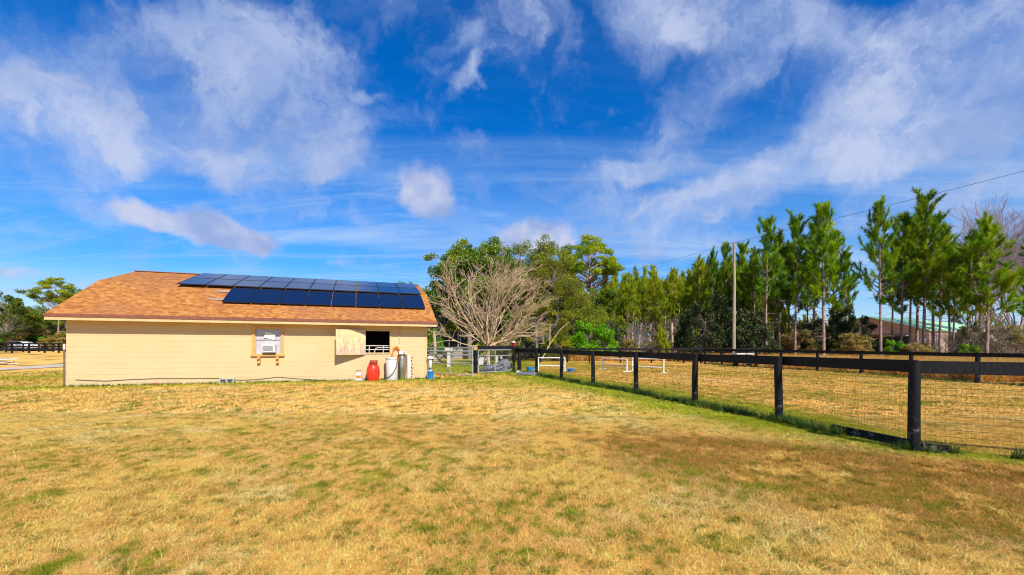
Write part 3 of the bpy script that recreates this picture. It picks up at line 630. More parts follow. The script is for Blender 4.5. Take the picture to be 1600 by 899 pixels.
# spade and coiled orange lead behind the tank
p = on_front(614.5, 590, -.10)
t = tag(empty('shovel', p, BTH), 'long handled shovel leaning upright on the wall behind the white tank', 'shovel')
MB().tube([(0, -.03, .05), (-.005, .03, 1.42)], .018, 6).build('handle', M['yellow'], t, True)
MB().add([(-.1, -.05, .0), (.1, -.05, .0), (.11, -.03, .22), (.04, -.02, .28), (-.04, -.02, .28), (-.11, -.03, .22), (-.1, -.07, .0), (.1, -.07, .0), (.11, -.05, .22), (.04, -.04, .28), (-.04, -.04, .28), (-.11, -.05, .22)],
         [(0, 1, 2, 3, 4, 5), (11, 10, 9, 8, 7, 6)] + [(i, i + 6, (i + 1) % 6 + 6, (i + 1) % 6) for i in range(6)]).build('blade', M['dullgalv'], t)
mb = MB()
for k in range(5):
    r = .13 + .012 * k
    mb.tube([(r * math.cos(q * PI / 8), -.02 - .015 * k, r * 1.9 * math.sin(q * PI / 8)) for q in range(17)], .012, 5)
thing_mesh('extension_cord', mb, M['orange'], 'orange cord hanging in loops on the wall above the white tank', 'cord', on_front(619, 552, -.05) + Vector((0, 0, 1.12)), BTH)
# sprayer jug and its block
p = on_front(560.5, 594, -.45)
t = tag(empty('jug', p + Vector((0, 0, .05)), BTH - .2), 'small white jug with an orange label left of the red barrel', 'jug')
MB().box(-.12, .12, -.08, .08, 0, .25).add([(-.12, -.08, .25), (.12, -.08, .25), (.12, .08, .25), (-.12, .08, .25), (-.05, -.04, .33), (.05, -.04, .33), (.05, .04, .33), (-.05, .04, .33)], [(0, 1, 5, 4), (1, 2, 6, 5), (2, 3, 7, 6), (3, 0, 4, 7), (4, 5, 6, 7)]).build('jug_body', M['white'], t, bevel=.012)
MB().box(-.09, .10, -.084, -.081, .07, .19).build('sticker', M['orange'], t)
MB().lathe([(.03, .33), (.035, .37), (.02, .38)], 12).build('cap', M['dullgalv'], t, True)
MB().tube([(-.1, 0, .27), (-.14, 0, .36), (-.05, 0, .40), (.05, 0, .41), (.1, 0, .35)], .010, 5).build('handle', M['black'], t, True)
thing_mesh('flat_block', MB().box(-.21, .21, -.12, .12, 0, .05), M['block'], 'flat concrete paver lying under the small white jug', 'paver', p + Vector((0, 0, .005)), BTH, smooth=False)
# blue bucket with the white filter housing above it at the wall's end
p = on_front(665.5, 592, -.10)
t = tag(empty('bucket', bp(L_ + .12, -.30, 0), BTH), 'bright blue bucket standing at the right end of the barn wall', 'bucket')
MB().lathe([(.09, 0), (.115, .02), (.14, .32), (.148, .33), (.148, .35), (.13, .35), (.11, .04), (.02, .03)], 22).build('bucket_body', M['blue'], t, True)
MB().tube([(.145 * math.cos(a), .145 * math.sin(a) * .3 - .1, .34 - .10 * math.sin(a)) for a in [k * PI / 10 for k in range(11)]], .005, 5).build('handle', M['galv'], t, True)
t = tag(empty('water_filter', bp(L_ + .13, -.10, 0), BTH), 'slim white filter column on a post behind the blue bucket', 'water filter')
MB().box(-.07, .07, -.02, .04, 0, 1.02).build('post', M['whitepaint'], t)
MB().lathe([(.06, .50), (.075, .52), (.075, .82), (.06, .84)], 14, (0, -.08, 0)).build('canister', M['white'], t, True)
MB().box(-.13, .16, -.14, .02, .92, 1.0).build('shelf', M['whitepaint'], t)
MB().tube([(.13, -.05, 1.0), (.13, -.05, .5), (.1, -.05, .35)], .018, 6).build('pipe', M['copper'], t, True)
# wall cable, bricks, blocks, corner downpipe
pts = []
for px, py in ((118, 593.5), (140, 594.5), (165, 595.5), (200, 593.3), (245, 591.5), (300, 591.5), (340, 591.2), (375, 594.2), (402, 593), (435, 589.2), (460, 591.5), (500, 594.2)):
    u, z = wl(px, py, -.02); pts.append(bp(u, -.022, max(z, .03)))
thing_mesh('cable', MB().tube(pts, .011, 5), M['cable'], 'thin brown cable looping low along the foot of the barn wall', 'cable')
thing_mesh('brick', MB().box(-.10, .10, -.05, .05, 0, .07), M['brick'], 'single red brick at the foot of the barn wall', 'brick', on_front(241.5, 595, -.12) + Vector((0, 0, .0)), BTH + .4, smooth=False)
mb = MB()
for x in (-.36, .04): mb.box(x, x + .32, -.08, -.06, 0, .17).box(x, x + .32, .06, .08, 0, .17).box(x, x + .03, -.06, .06, 0, .17).box(x + .145, x + .175, -.06, .06, 0, .17).box(x + .29, x + .32, -.06, .06, 0, .17)
mb2 = Matrix.Rotation(R(90), 4, 'X')
for k, px in enumerate((348.5, 359.5)):
    mb = MB(); mb.box(-.13, .13, -.02, .12, 0, .03).box(-.13, .13, -.02, .12, .16, .19).box(-.13, -.09, -.02, .12, .03, .16).box(.09, .13, -.02, .12, .03, .16).box(-.09, .09, .09, .11, .03, .16)
    thing_mesh('vent_block', mb, M['block'], ('left' if k == 0 else 'right') + ' one of two hollow grey blocks at the foot of the barn wall', 'block', on_front(px, 598, -.13), BTH, 'hollow blocks at the barn wall', smooth=False)
t = tag(empty('corner_pipe', bp(-.038, -.02, 0), BTH), 'thin dark pipe with pale cap standing at the left corner of the barn', 'pipe')
MB().tube([(0, 0, -.05), (0, 0, 1.32)], .028, 8).build('pipe', M['cable'], t, True); MB().box(-.026, .03, -.03, .03, 1.32, 1.52).build('cap', M['whitepaint'], t)

# ------------------------------------------------------------------ FENCES
def post(mb_, p, h, r, lean=(0, 0), n=10, seed=0):
    rq = random.Random(seed); q = [Vector((p.x + lean[0] * k / 4 + rq.uniform(-.008, .008), p.y + lean[1] * k / 4, -.12 + (h + .12) * k / 4)) for k in range(5)]
    return mb_.tube(q, [r * 1.06, r * 1.03, r, r * .98, r * .95], n)
def fence(name, pts, h, r, boards, label, sq=False, wire=None, board_off=(0, -1), cat='fence', m='blackwood', sag=0., skip=0):
    t = tag(empty(name, tuple(pts[0])), label, cat); O = pts[0]; first = None
    for i, p in enumerate(pts):
        if i < skip: continue
        q = p - O; mb_ = MB()
        if sq: mb_.box(-r, r, -r, r, -.1, h + .03)
        else: post(mb_, Vector((0, 0, 0)), h, r, (random.Random(i).uniform(-.03, .03), 0), 10, i)
        o = mb_.build('post', M[m], t, not sq); o.location = q
    for i in range(len(pts) - 1):
        a, b = pts[i] - O, pts[i + 1] - O; dr = (b - a).normalized(); off = Vector((board_off[0], board_off[1], 0)) * (r + .018)
        for j, (zc, bh) in enumerate(boards):
            j1 = random.Random(i * 7 + j).uniform(-sag, sag); j2 = random.Random((i + 1) * 7 + j).uniform(-sag, sag)
            e = dr * (.004 if i % 2 else -.004)
            MB().bar(a + off + Vector((0, 0, zc + j1)) + dr * .003, b + off + Vector((0, 0, zc + j2)) - dr * .003, .032, bh).build('board', M[m], t)
    if wire:
        z0, z1, dz, dx, rad = wire; mb_ = MB()
        for i in range(len(pts) - 1):
            a, b = pts[i] - O, pts[i + 1] - O; dr = (b - a); L = dr.length; dr.normalize(); off = Vector((board_off[0], board_off[1], 0)) * (r + .004)
            nz = int((z1 - z0) / dz)
            for k in range(nz + 1): mb_.tube([a + off + Vector((0, 0, z0 + k * dz)), a + dr * L / 2 + off * .8 + Vector((0, 0, z0 + k * dz - .004)), b + off + Vector((0, 0, z0 + k * dz))], rad, 3, False)
            for k in range(int(L / dx)): mb_.tube([a + off + dr * (k + .5) * dx + Vector((0, 0, z0)), a + off + dr * (k + .5) * dx + Vector((0, 0, z1))], rad * .26, 3, False)
        mb_.build('wire_mesh', M['wire'], t)
    return t
M['wire'] = plain('dark fence wire', (.13, .10, .07), .5, .5, .2, 9, 0)
near = fence('paddock_fence', NEAR, 1.34, .075, [(1.25, .185)], 'black paddock fence with round posts, one top board and wire mesh, nearest the camera', wire=(.05, 1.13, .10, .055, .0026), board_off=(.95, .3), sag=.01)
a, b = NEAR[0] - NEAR[0], NEAR[1] - NEAR[0]
MB().bar(a + Vector((.09, .03, .075)), a.lerp(b, .55) + Vector((.09, .03, .06)), .03, .15).build('board', M['blackwood'], near)
MB().bar(Vector((.1, -.02, .06)), Vector((.38, -.16, .05)), .03, .14).build('board', M['blackwood'], near)
side = fence('paddock_fence', [CORNER, SIDE[1], SIDE[2]], 1.34, .075, [(1.25, .185)], 'black fence side running out of the picture to the right of the nearest post', wire=(.05, 1.13, .10, .055, .0026), board_off=(.05, .1), skip=1)
FAR = [gp(x, y) for x, y in ((1527, 599), (1424, 591.5), (1346, 584.5), (1277, 580), (1220, 577.3), (1182, 574.8), (1150, 572.6), (1128, 571), (1102, 569))]
FAR = [Vector((FAR[0].x + 2.3, FAR[0].y - 4.6, 0)), FAR[0] + Vector((.9, -2.3, 0))] + FAR
fence('far_fence', FAR, 1.30, .09, [(1.22, .17)], 'black single board fence on the far right side of the paddock', wire=(.1, 1.1, .2, .1, .002), board_off=(-.9, -.3), sag=.01)
BACK = [gp(1102, 569), gp(1059, 567), gp(1013, 567), gp(968, 567), gp(922, 567), gp(888, 567), gp(846, 567), gp(806, 567)]
BACK = [Vector((p.x, 37.5 + .25 * i, 0)) for i, p in enumerate(BACK)]; BACK = [Vector((p.x, p.y, 0)) for p in BACK]
fence('back_fence', BACK, 1.32, .07, [(1.23, .17), (.86, .12)], 'weathered black board fence across the back of the paddock below the pine stand', board_off=(0, -1), sag=.02)
# short raised board run in front of the dark thicket
a = at(1059, 544, 41.5); fence('board_fence', [Vector((a.x, 41.5, 0)), Vector((a.x + 2.4, 42.2, 0)), Vector((a.x + 4.8, 42.9, 0)), Vector((a.x + 7.4, 43.6, 0)), Vector((a.x + 10, 44.3, 0))], 1.36, .07, [(1.30, .14)], 'short black fence run in front of the dark thicket behind the paddock', sag=.02)
LEFT = []
for i, px in enumerate((-36, -9, 18.6, 45.5, 69.8, 91.8, 112, 131)):
    Yd = 61 + 1.2 * i; x, _ = ray(px, 545); LEFT.append(Vector((x * Yd, Yd, 0)))
fence('left_fence', LEFT, 1.55, .085, [(1.43, .2), (.98, .16), (.52, .16)], 'black three board fence far off on the left of the barn', sq=True)
LEFT2 = [Vector((p.x * 1.12 - 1, p.y * 1.12, 0)) for p in LEFT]
fence('left_fence', LEFT2, 1.5, .08, [(1.4, .16), (1.0, .14), (.55, .14)], 'second black fence seen through the far left fence', sq=True)
# dark posts by the gates
gpost = NEAR[7]
t = tag(empty('gate_post', gp(743, 584)), 'dark wooden gate post between the two steel gates with a small wooden box on top', 'post')
post(MB(), Vector((0, 0, 0)), 1.25, .10, seed=3).build('post', M['blackwood'], t, True)
MB().box(-.09, .09, -.1, .1, 1.28, 1.5).build('box', M['yellow'], t)
MB().box(-.13, .13, -.14, .14, 1.5, 1.53).build('box_lid', M['block'], t)
p = gp(743, 584); t = tag(empty('header_board', (0, 0, 0)), 'black board spanning from the gate post to the paddock fence above the small gate', 'board')
MB().bar(Vector((p.x + .05, p.y + .16, 1.40)), Vector((gpost.x + .02, gpost.y + .16, 1.40)), .035, .20).build('plank', M['blackwood'], t)
p2_ = gp(804, 581.5)
t = thing_mesh('gate_post', post(MB(), Vector((0, 0, 0)), 1.40, .11, seed=8), M['blackwood'], 'stout dark gate post right of the small steel gate', 'post', p2_ + Vector((.27, .05, 0)))

# ------------------------------------------------------------------ GATES and corral panel
def gate(name, A, B, h, zr, ups, m, label, group='steel gates beside the barn', mesh=False, z0=.12):
    t = tag(empty(name, tuple(A)), label, 'gate', group); d_ = B - A; L = d_.length; d_.normalize(); O = Vector((0, 0, 0)); r = .024
    fr = MB().tube([Vector((0, 0, z0)), Vector((0, 0, h)), d_ * L + Vector((0, 0, h)), d_ * L + Vector((0, 0, z0)), Vector((0, 0, z0))], r, 8); fr.build('frame', M[m], t, True)
    for z in zr: MB().tube([Vector((0, 0, z)), d_ * L + Vector((0, 0, z))], r * .85, 6).build('rail', M[m], t, True)
    for u in ups: MB().tube([d_ * L * u + Vector((0, 0, z0)), d_ * L * u + Vector((0, 0, h))], r, 6).build('upright', M[m], t, True)
    if mesh:
        w = MB()
        for k in range(int((h - z0) / .1)): w.tube([Vector((0, 0, z0 + k * .1)), d_ * L + Vector((0, 0, z0 + k * .1))], .0025, 3, False)
        for k in range(int(L / .1)): w.tube([d_ * k * .1 + Vector((0, 0, z0)), d_ * k * .1 + Vector((0, 0, h))], .0025, 3, False)
        w.build('wire_mesh', M['dullgalv'], t)
    return t
gate('steel_gate', gp(673, 586), gp(738, 591.5), 1.42, [1.22, 1.06, .62], [.5], 'galv', 'wide silver pipe gate next to the barn corner, left of the gate post', mesh=True)
gate('steel_gate', gp(747.5, 586), gp(798, 583), 1.28, [.98], [.5], 'galv', 'small pale steel gate hanging between the two dark posts', mesh=True)
gate('corral_panel', Vector((-7.4, 30.5, 0)), Vector((-3.0, 30.9, 0)), 1.32, [1.12, .84], [.42, .72], 'galv', 'grey pipe corral panel standing behind the wide gate', 'corral panels', z0=.28)
t = tag(empty('lamp_post', gp(701, 574)), 'short white post with a wide pale cap behind the wide gate', 'post')
MB().box(-.10, .10, -.08, .08, 0, 1.1).build('post', M['whitepaint'], t); MB().box(-.26, .26, -.2, .2, 1.1, 1.35).build('cap', M['stone'], t, bevel=.05)

# ------------------------------------------------------------------ THINGS IN THE PADDOCK
def jump(px0, px1, py, h, label):
    A, B = gp(px0, py[0]), gp(px1, py[1]); t = tag(empty('jump', tuple(A)), label, 'horse jump', 'white pipe horse jumps in the paddock'); d_ = B - A; nn = Vector((-d_.y, d_.x, 0)).normalized() * .28
    for q in (Vector((0, 0, 0)), d_):
        MB().tube([q + Vector((0, 0, .03)), q + Vector((0, 0, h))], .036, 8).build('upright', M['pvc'], t, True)
        MB().tube([q - nn + Vector((0, 0, .03)), q + nn + Vector((0, 0, .03))], .03, 8).build('foot', M['pvc'], t, True)
    MB().tube([Vector((0, 0, h)), d_ + Vector((0, 0, h))], .034, 8).build('top_rail', M['pvc'], t, True)
    MB().tube([Vector((0, 0, h * .42)), d_ + Vector((0, 0, h * .40))], .034, 8).build('pole', M['pvc'], t, True)
jump(841, 882.5, (580, 581), .80, 'white pipe jump farthest left in the paddock, near the blue tubs')
jump(941, 979.5, (578, 581.5), .74, 'white pipe jump in the middle of the three')
jump(988, 1037, (581, 584), .80, 'white pipe jump farthest right, partly behind a fence post')
def tub(px, py, r, h, label):
    p = gp(px, py); t = tag(empty('feed_tub', tuple(p)), label, 'tub', 'blue feed tubs')
    MB().lathe([(r * .82, 0), (r * .86, .02), (r, h - .03), (r * 1.06, h - .02), (r * 1.06, h), (r * .95, h), (r * .8, .05), (.02, .04)], 22).build('tub_body', M['blue'], t, True)
    for s in (-1, 1): MB().tube([(s * r * 1.05, -.06, h - .04), (s * (r * 1.05 + .06), -.04, h - .07), (s * (r * 1.05 + .06), .04, h - .07), (s * r * 1.05, .06, h - .04)], .01, 5).build('handle', M['blue'], t, True)
tub(828.5, 580, .23, .24, 'blue feed tub between the first two fence posts, left one')
tub(892, 581.5, .20, .20, 'blue feed tub right of the leftmost white jump')
def rock(name, p, s, m, label, cat, seed, group=None, parent=None, tagit=True):
    rq = np.random.default_rng(seed); n, k = 16, 10; vs = []
    for i in range(k + 1):
        ph = PI * i / k
        for j in range(n):
            q = 2 * PI * j / n; dv = np.array([math.sin(ph) * math.cos(q), math.sin(ph) * math.sin(q), math.cos(ph)])
            r = 1 + .55 * (float(vnoise(np.array([dv[0] * 1.7 + 9 + dv[2]]), np.array([dv[1] * 1.7 + seed + dv[2] * 1.3]), seed)[0]) - .5) + .3 * (float(vnoise(np.array([dv[0] * 4 + 9]), np.array([dv[1] * 4 + dv[2] * 4 + 30]), seed)[0]) - .5)
            vs.append((dv[0] * r * s[0], dv[1] * r * s[1], max(dv[2] * r * s[2] + s[2] * .55, -.02)))
    fs = [(i * n + j, (i + 1) * n + j, (i + 1) * n + (j + 1) % n, i * n + (j + 1) % n) for i in range(k) for j in range(n)]
    o = MB().add(vs, fs).build(name, m, parent, True); o.location = p
    if tagit: tag(o, label, cat, group)
    return o
t = tag(empty('tarp_heap', tuple(gp(777, 583) + Vector((0, 1.0, 0)))), 'lumpy heap under a grey tarpaulin behind the small steel gate', 'tarp heap')
rock('tarp', (-.15, 0, 0), (.75, .4, .28), M['greycloth'], '', '', 5, parent=t, tagit=False)
rock('tarp', (.35, .1, .18), (.42, .32, .36), M['greycloth'], '', '', 9, parent=t, tagit=False)
MB().tube([(-1.3, .2, .32), (.1, -.2, .42)], .035, 6).build('bar', M['dullgalv'], t, True)
for k, (px, py, r_, h_, lb) in enumerate(((758.5, 569, .15, .52, 'left pale drum of the pair behind the small gate'), (764, 569, .15, .52, 'right pale drum of the pair behind the small gate'))):
    p = gp(px, py); t = tag(empty('drum', tuple(p)), lb, 'drum', 'pale drums behind the gate')
    MB().lathe([(r_, 0), (r_ * 1.02, .03), (r_ * 1.02, h_ * .33), (r_ * 1.06, h_ * .35), (r_ * 1.02, h_ * .37), (r_ * 1.02, h_ * .66), (r_ * 1.06, h_ * .68), (r_ * 1.02, h_ * .70), (r_, h_)], 18).build('drum_body', M['galv'], t, True)
    MB().lathe([(r_ * 1.04, h_), (r_ * 1.04, h_ + .03), (.02, h_ + .035)], 18).build('lid', M['white'], t, True)
p = gp(751, 571); t = thing_mesh('plywood_sheet', MB().box(-.18, .18, -.04, .04, 0, .62, Matrix.Rotation(R(9), 4, 'Y')), M['whitepaint'], 'leaning white board left of the two pale drums', 'board', p, smooth=False)
for k, (px, py) in enumerate(((776.5, 569.5), (783.5, 569.5))):
    thing_mesh('white_post', MB().box(-.07, .07, -.07, .07, 0, .62).box(-.09, .09, -.09, .09, .62, .67), M['whitepaint'], ('left' if k == 0 else 'right') + ' short white post right of the pale drums', 'post', gp(px, py), 0, 'short white posts', False)
for k, (px, py, s) in enumerate(((810, 583.5, .16), (813.5, 584.3, .12), (816, 583, .10))):
    rock('rock', gp(px, py), (s, s * .8, s * .6), M['stone'], ['largest pale rock', 'middle pale rock', 'smallest pale rock'][k] + ' at the foot of the paddock fence by the gate post', 'rock', 20 + k, 'pale rocks by the gate post')
rock('rubber_mat_pile', gp(825, 587), (.62, .3, .12), M['greycloth'], 'flat grey crumpled sheet lying by the first fence posts', 'sheet', 31)
# red feed bucket hung on the post
t = tag(empty('red_bucket', (gpost.x - .02, gpost.y + .5, 1.44)), 'red bucket with a white top standing on the rail above the stout gate post', 'bucket')
MB().lathe([(.10, 0), (.12, .01), (.15, .24), (.155, .25)], 16).build('bucket_body', M['darkred'], t, True); MB().lathe([(.13, .25), (.10, .31), (.03, .34)], 14).build('bucket_top', M['whitepaint'], t, True)
MB().box(-.22, .22, -.16, .16, 0, .02).build('stand_board', M['blackwood'], t).location = (0, 0, -.021)
post(MB(), Vector((0, 0, 0)), 1.42, .07).build('stand_post', M['blackwood'], t, True).location = (0, 0, -1.44)
# lidded bin by the pole
p = gp(1160, 573.5)
t = tag(empty('feed_bin', tuple(p)), 'low dark bin with a flat white lid at the foot of the utility pole', 'bin')
MB().box(-.55, .55, -.35, .35, .42, .92).build('bin_body', M['darkgreen'], t, bevel=.02)
MB().box(-.64, .64, -.45, .45, .92, 1.02).build('lid', M['whitepaint'], t, bevel=.02)
for sx_, sy_ in ((-.48, -.28), (.48, -.28), (-.48, .28), (.48, .28)): MB().box(sx_ - .04, sx_ + .04, sy_ - .04, sy_ + .04, 0, .42).build('leg', M['blackwood'], t)
t = tag(empty('bucket', tuple(p + Vector((.15, -.55, 0)))), 'pale bucket with a dark band under the white lidded bin', 'bucket')
MB().lathe([(.12, 0), (.13, .02), (.16, .34), (.17, .36), (.14, .36), (.12, .05), (.02, .04)], 18).build('bucket_body', M['white'], t, True)
MB().lathe([(.151, .12), (.163, .26)], 18).build('band', M['black'], t, True)

# pile of pale boards far left, white car
t = tag(empty('board_pile', (-35.6, 29.8, 0)), 'low pile of pale weathered boards at the left edge of the picture', 'board pile')
rq = random.Random(5)
for k in range(9):
    a_ = rq.uniform(-.5, .5); c_ = Vector((rq.uniform(-.5, .5), rq.uniform(-.3, .3), .06 + .055 * k)); d_ = Vector((math.cos(a_), math.sin(a_), rq.uniform(-.06, .06))) * rq.uniform(.6, 1.1)
    MB().bar(c_ - d_, c_ + d_, .16, .05).build('plank', M['oldboard' if k % 3 else 'whitepaint'], t)
def car(p, rz):
    t = tag(empty('car', tuple(p), rz), 'white estate car parked beyond the far left fence', 'car')
    prof = [(-2.25, .35), (-2.3, .75), (-2.2, 1.0), (-1.95, 1.05), (-1.6, 1.48), (-1.2, 1.56), (.3, 1.56), (.75, 1.46), (1.3, 1.02), (2.1, .90), (2.3, .70), (2.3, .35)]
    n = len(prof); mb_ = MB(); ws = [.86 if z > 1.1 else .93 for _, z in prof]
    mb_.add([(x, -w, z) for (x, z), w in zip(prof, ws)] + [(x, w * .99, z) for (x, z), w in zip(prof, ws)], [tuple(range(n)), tuple(range(2 * n - 1, n - 1, -1))] + [(i, i + n, (i + 1) % n + n, (i + 1) % n) for i in range(n)])
    mb_.build('body', M['carpaint'], t, bevel=.05)
    for s in (-1, 1):
        for wp in ([(-1.75, 1.08), (-1.5, 1.42), (-.75, 1.46), (-.75, 1.08)], [(-.68, 1.08), (-.68, 1.46), (.2, 1.46), (.2, 1.08)], [(.27, 1.08), (.27, 1.45), (.62, 1.40), (1.1, 1.06)]):
            y0, y1 = s * .915, s * .885
            k = len(wp); MB().add([(x, s * .935, z) for x, z in wp] + [(x, s * .80, z) for x, z in wp], [tuple(range(k)), tuple(range(2 * k - 1, k - 1, -1))] + [(i, i + k, (i + 1) % k + k, (i + 1) % k) for i in range(k)]).build('window', M['glassdark'], t)
        for x in (-1.4, 1.4):
            w_ = MB().lathe([(.10, -.1), (.33, -.1), (.34, 0), (.33, .1), (.10, .1)], 18).build('wheel', M['tyre'], t, True); w_.matrix_local = Matrix.Translation((x, s * .86, .34)) @ Matrix.Rotation(R(90), 4, 'X')
            r_ = MB().lathe([(.05, -.105), (.2, -.108), (.2, .108), (.05, .105)], 12).build('rim', M['galv'], w_, True)
        MB().box(2.2, 2.31, s * .62 - .16, s * .62 + .16, .68, .80).build('headlight', M['galv'], t)
Yc = 80.; x_, _ = ray(36, 530); car(Vector((x_ * Yc, Yc, .30)), R(4))

# ------------------------------------------------------------------ UTILITY POLE and wire
t = tag(empty('utility_pole', (18.6, 36.0, 0)), 'tall bare wooden utility pole behind the paddock', 'utility pole')
MB().tube([(0, 0, -.3), (.0, 0, 3), (.02, 0, 7), (-.03, 0, 10.15)], [.14, .13, .115, .095], 14).build('pole', M['polewood'], t, True)
MB().lathe([(.03, 10.15), (.045, 10.18), (.045, 10.22), (.06, 10.24), (.03, 10.30)], 12, (-.03, 0, 0)).build('insulator', M['dullgalv'], t, True)
MB().tube([(-.08, -.12, 9.6), (-.10, -.13, 9.2), (-.09, -.13, 8.9)], .02, 6).build('bracket', M['dullgalv'], t, True)
t2 = copy_tree(t); t2.location = (5.6, 69.5, 0); t2['label'] = 'second utility pole far behind the trees, mostly hidden'
wp = []
for k in range(41):
    q = k / 40
    if q < .5: f_ = q * 2; a, b = Vector((5.57, 69.5, 10.2)), Vector((18.57, 36, 10.2))
    else: f_ = (q - .5) * 2; a, b = Vector((18.57, 36, 10.2)), Vector((31, 5, 10.35))
    c_ = a.lerp(b, f_); c_.z -= 4 * .22 * f_ * (1 - f_); wp.append(c_)
thing_mesh('power_line', MB().tube(wp, .010, 5), M['black'], 'dark overhead wire strung from the utility pole up to the right', 'wire')

# ------------------------------------------------------------------ FAR BUILDINGS
# green roofed barn
G0 = Vector((57.6, 70, 0)); dirr = Vector((36.4, 20, 0)).normalized(); hw_, zr_, ze_, Lr = 8.0, 6.5, 4.05, 38.
t = tag(empty('green_roof_barn', tuple(G0), math.atan2(dirr.y, dirr.x)), 'long tan farm shed with a green metal roof behind the pines', 'shed')
mb = MB(); mb.add([(.4, -hw_ + .3, 0), (.4, -hw_ + .3, ze_ - .1), (.4, 0, zr_ - .15), (.4, hw_ - .3, ze_ - .1), (.4, hw_ - .3, 0), (.4, 4.2, 0), (.4, 4.2, 3.5), (.4, -5.4, 3.5), (.4, -5.4, 0)], [(8, 7, 1, 0), (7, 6, 3, 2, 1), (6, 5, 4, 3)])
mb.box(.42, Lr, hw_ - .4, hw_ - .3, 0, ze_ - .1); mb.box(Lr - .1, Lr, -hw_ + .3, hw_ - .3, 0, ze_ - .1); mb.box(9, Lr, -hw_ + .3, -hw_ + .4, 2.6, ze_ - .1); mb.box(.42, 9, -hw_ + .3, -hw_ + .4, 0, ze_ - .1)
mb.build('wall', M['tanwall'], t)
mb = MB()
for sg in (-1, 1):
    mb.add([(-.3, 0, zr_), (Lr, 0, zr_), (Lr, sg * hw_, ze_), (-.3, sg * hw_, ze_), (-.3, 0, zr_ - .12), (Lr, 0, zr_ - .12), (Lr, sg * hw_, ze_ - .12), (-.3, sg * hw_, ze_ - .12)], [(0, 1, 2, 3), (7, 6, 5, 4), (0, 3, 7, 4), (3, 2, 6, 7), (2, 1, 5, 6)])
mb.build('roof', M['greenmetal'], t)
MB().box(6, 8, -hw_ + .3, 3, 0, 3.2).build('door', M['darkgreen'], t)
for k in range(7): MB().box(10 + 4 * k, 10.2 + 4 * k, -hw_ + .2, -hw_ + .0, 0, ze_ - .12).build('post', M['whitepaint'], t)
# screened porch of the house behind the crape myrtle
t = tag(empty('house', (-10.6, 47, 0), .03), 'low dark house with tall screened windows behind the gates', 'house')
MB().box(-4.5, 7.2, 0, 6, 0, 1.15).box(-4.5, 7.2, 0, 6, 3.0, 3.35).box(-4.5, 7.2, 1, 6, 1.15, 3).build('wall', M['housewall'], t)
MB().add([(-5.1, -.7, 3.3), (7.8, -.7, 3.3), (7.8, 6.6, 3.3), (-5.1, 6.6, 3.3), (-2.5, 3, 4.6), (5.2, 3, 4.6)], [(0, 1, 5, 4), (1, 2, 5), (2, 3, 4, 5), (3, 0, 4), (3, 2, 1, 0)]).build('roof', M['darkroof'], t)
for x0 in (-4.3, -2.0, .5, 2.7, 4.9):
    f_ = MB().box(x0, x0 + .08, -.06, .06, 1.16, 2.99).box(x0 + 1.95, x0 + 2.03, -.06, .06, 1.16, 2.99).box(x0 + .08, x0 + 1.95, -.05, .05, 1.16, 1.26).box(x0 + .98, x0 + 1.04, -.05, .05, 1.26, 2.99).build('window', M['whitepaint'], t)
    MB().box(x0 + .09, x0 + .97, .0, .02, 1.27, 2.98).box(x0 + 1.05, x0 + 1.94, .0, .02, 1.27, 2.98).build('screen', M['glassdark'], f_)
for k, x0 in enumerate((-9.6, -7.9)):
    tb = tag(empty('picnic_table', (x0 * .8, 37 + k * .8, 0), .2 + k), ('left' if k == 0 else 'right') + ' dark picnic table on the lawn behind the gates', 'picnic table', 'picnic tables')
    MB().box(-.9, .9, -.38, .38, .7, .75).build('top', M['interior'], tb); MB().box(-.9, .9, -.75, -.5, .42, .46).build('seat', M['interior'], tb); MB().box(-.9, .9, .5, .75, .42, .46).build('seat', M['interior'], tb)
    for s in (-.7, .7): MB().bar((s, -.6, 0), (s, .1, .72), .06, .06).bar((s, .6, 0), (s, -.1, .72), .05, .05).build('leg', M['interior'], tb)

# ------------------------------------------------------------------ TREES
def segs_mesh(name, segs, m, n=5):
    A = np.array([[*s[0], *s[1], s[2], s[3]] for s in segs]); p0, p1, r0, r1 = A[:, :3], A[:, 3:6], A[:, 6], A[:, 7]
    t = nrm(p1 - p0); ref = np.where(np.abs(t[:, 2:3]) > .9, np.array([[1., 0, 0]]), np.array([[0, 0, 1.]])); a = nrm(np.cross(t, ref)); b = np.cross(t, a)
    q = np.linspace(0, 2 * PI, n, endpoint=False); ring = a[:, None] * np.cos(q)[None, :, None] + b[:, None] * np.sin(q)[None, :, None]
    V = np.concatenate([p0[:, None] + ring * r0[:, None, None], p1[:, None] + ring * r1[:, None, None]], 1)
    base = np.arange(len(A))[:, None] * 2 * n; k = np.arange(n); f = np.stack([k, (k + 1) % n, (k + 1) % n + n, k + n], 1)
    Fc = (base[:, :, None] + f[None]).reshape(-1, 4)
    me = np_mesh(name, V.reshape(-1, 3), Fc, m); me.polygons.foreach_set('use_smooth', np.ones(len(Fc), bool)); return me
def curve_segs(pts, r0, r1):
    n = len(pts) - 1; return [(pts[i], pts[i + 1], r0 + (r1 - r0) * i / n, r0 + (r1 - r0) * (i + 1) / n) for i in range(n)]
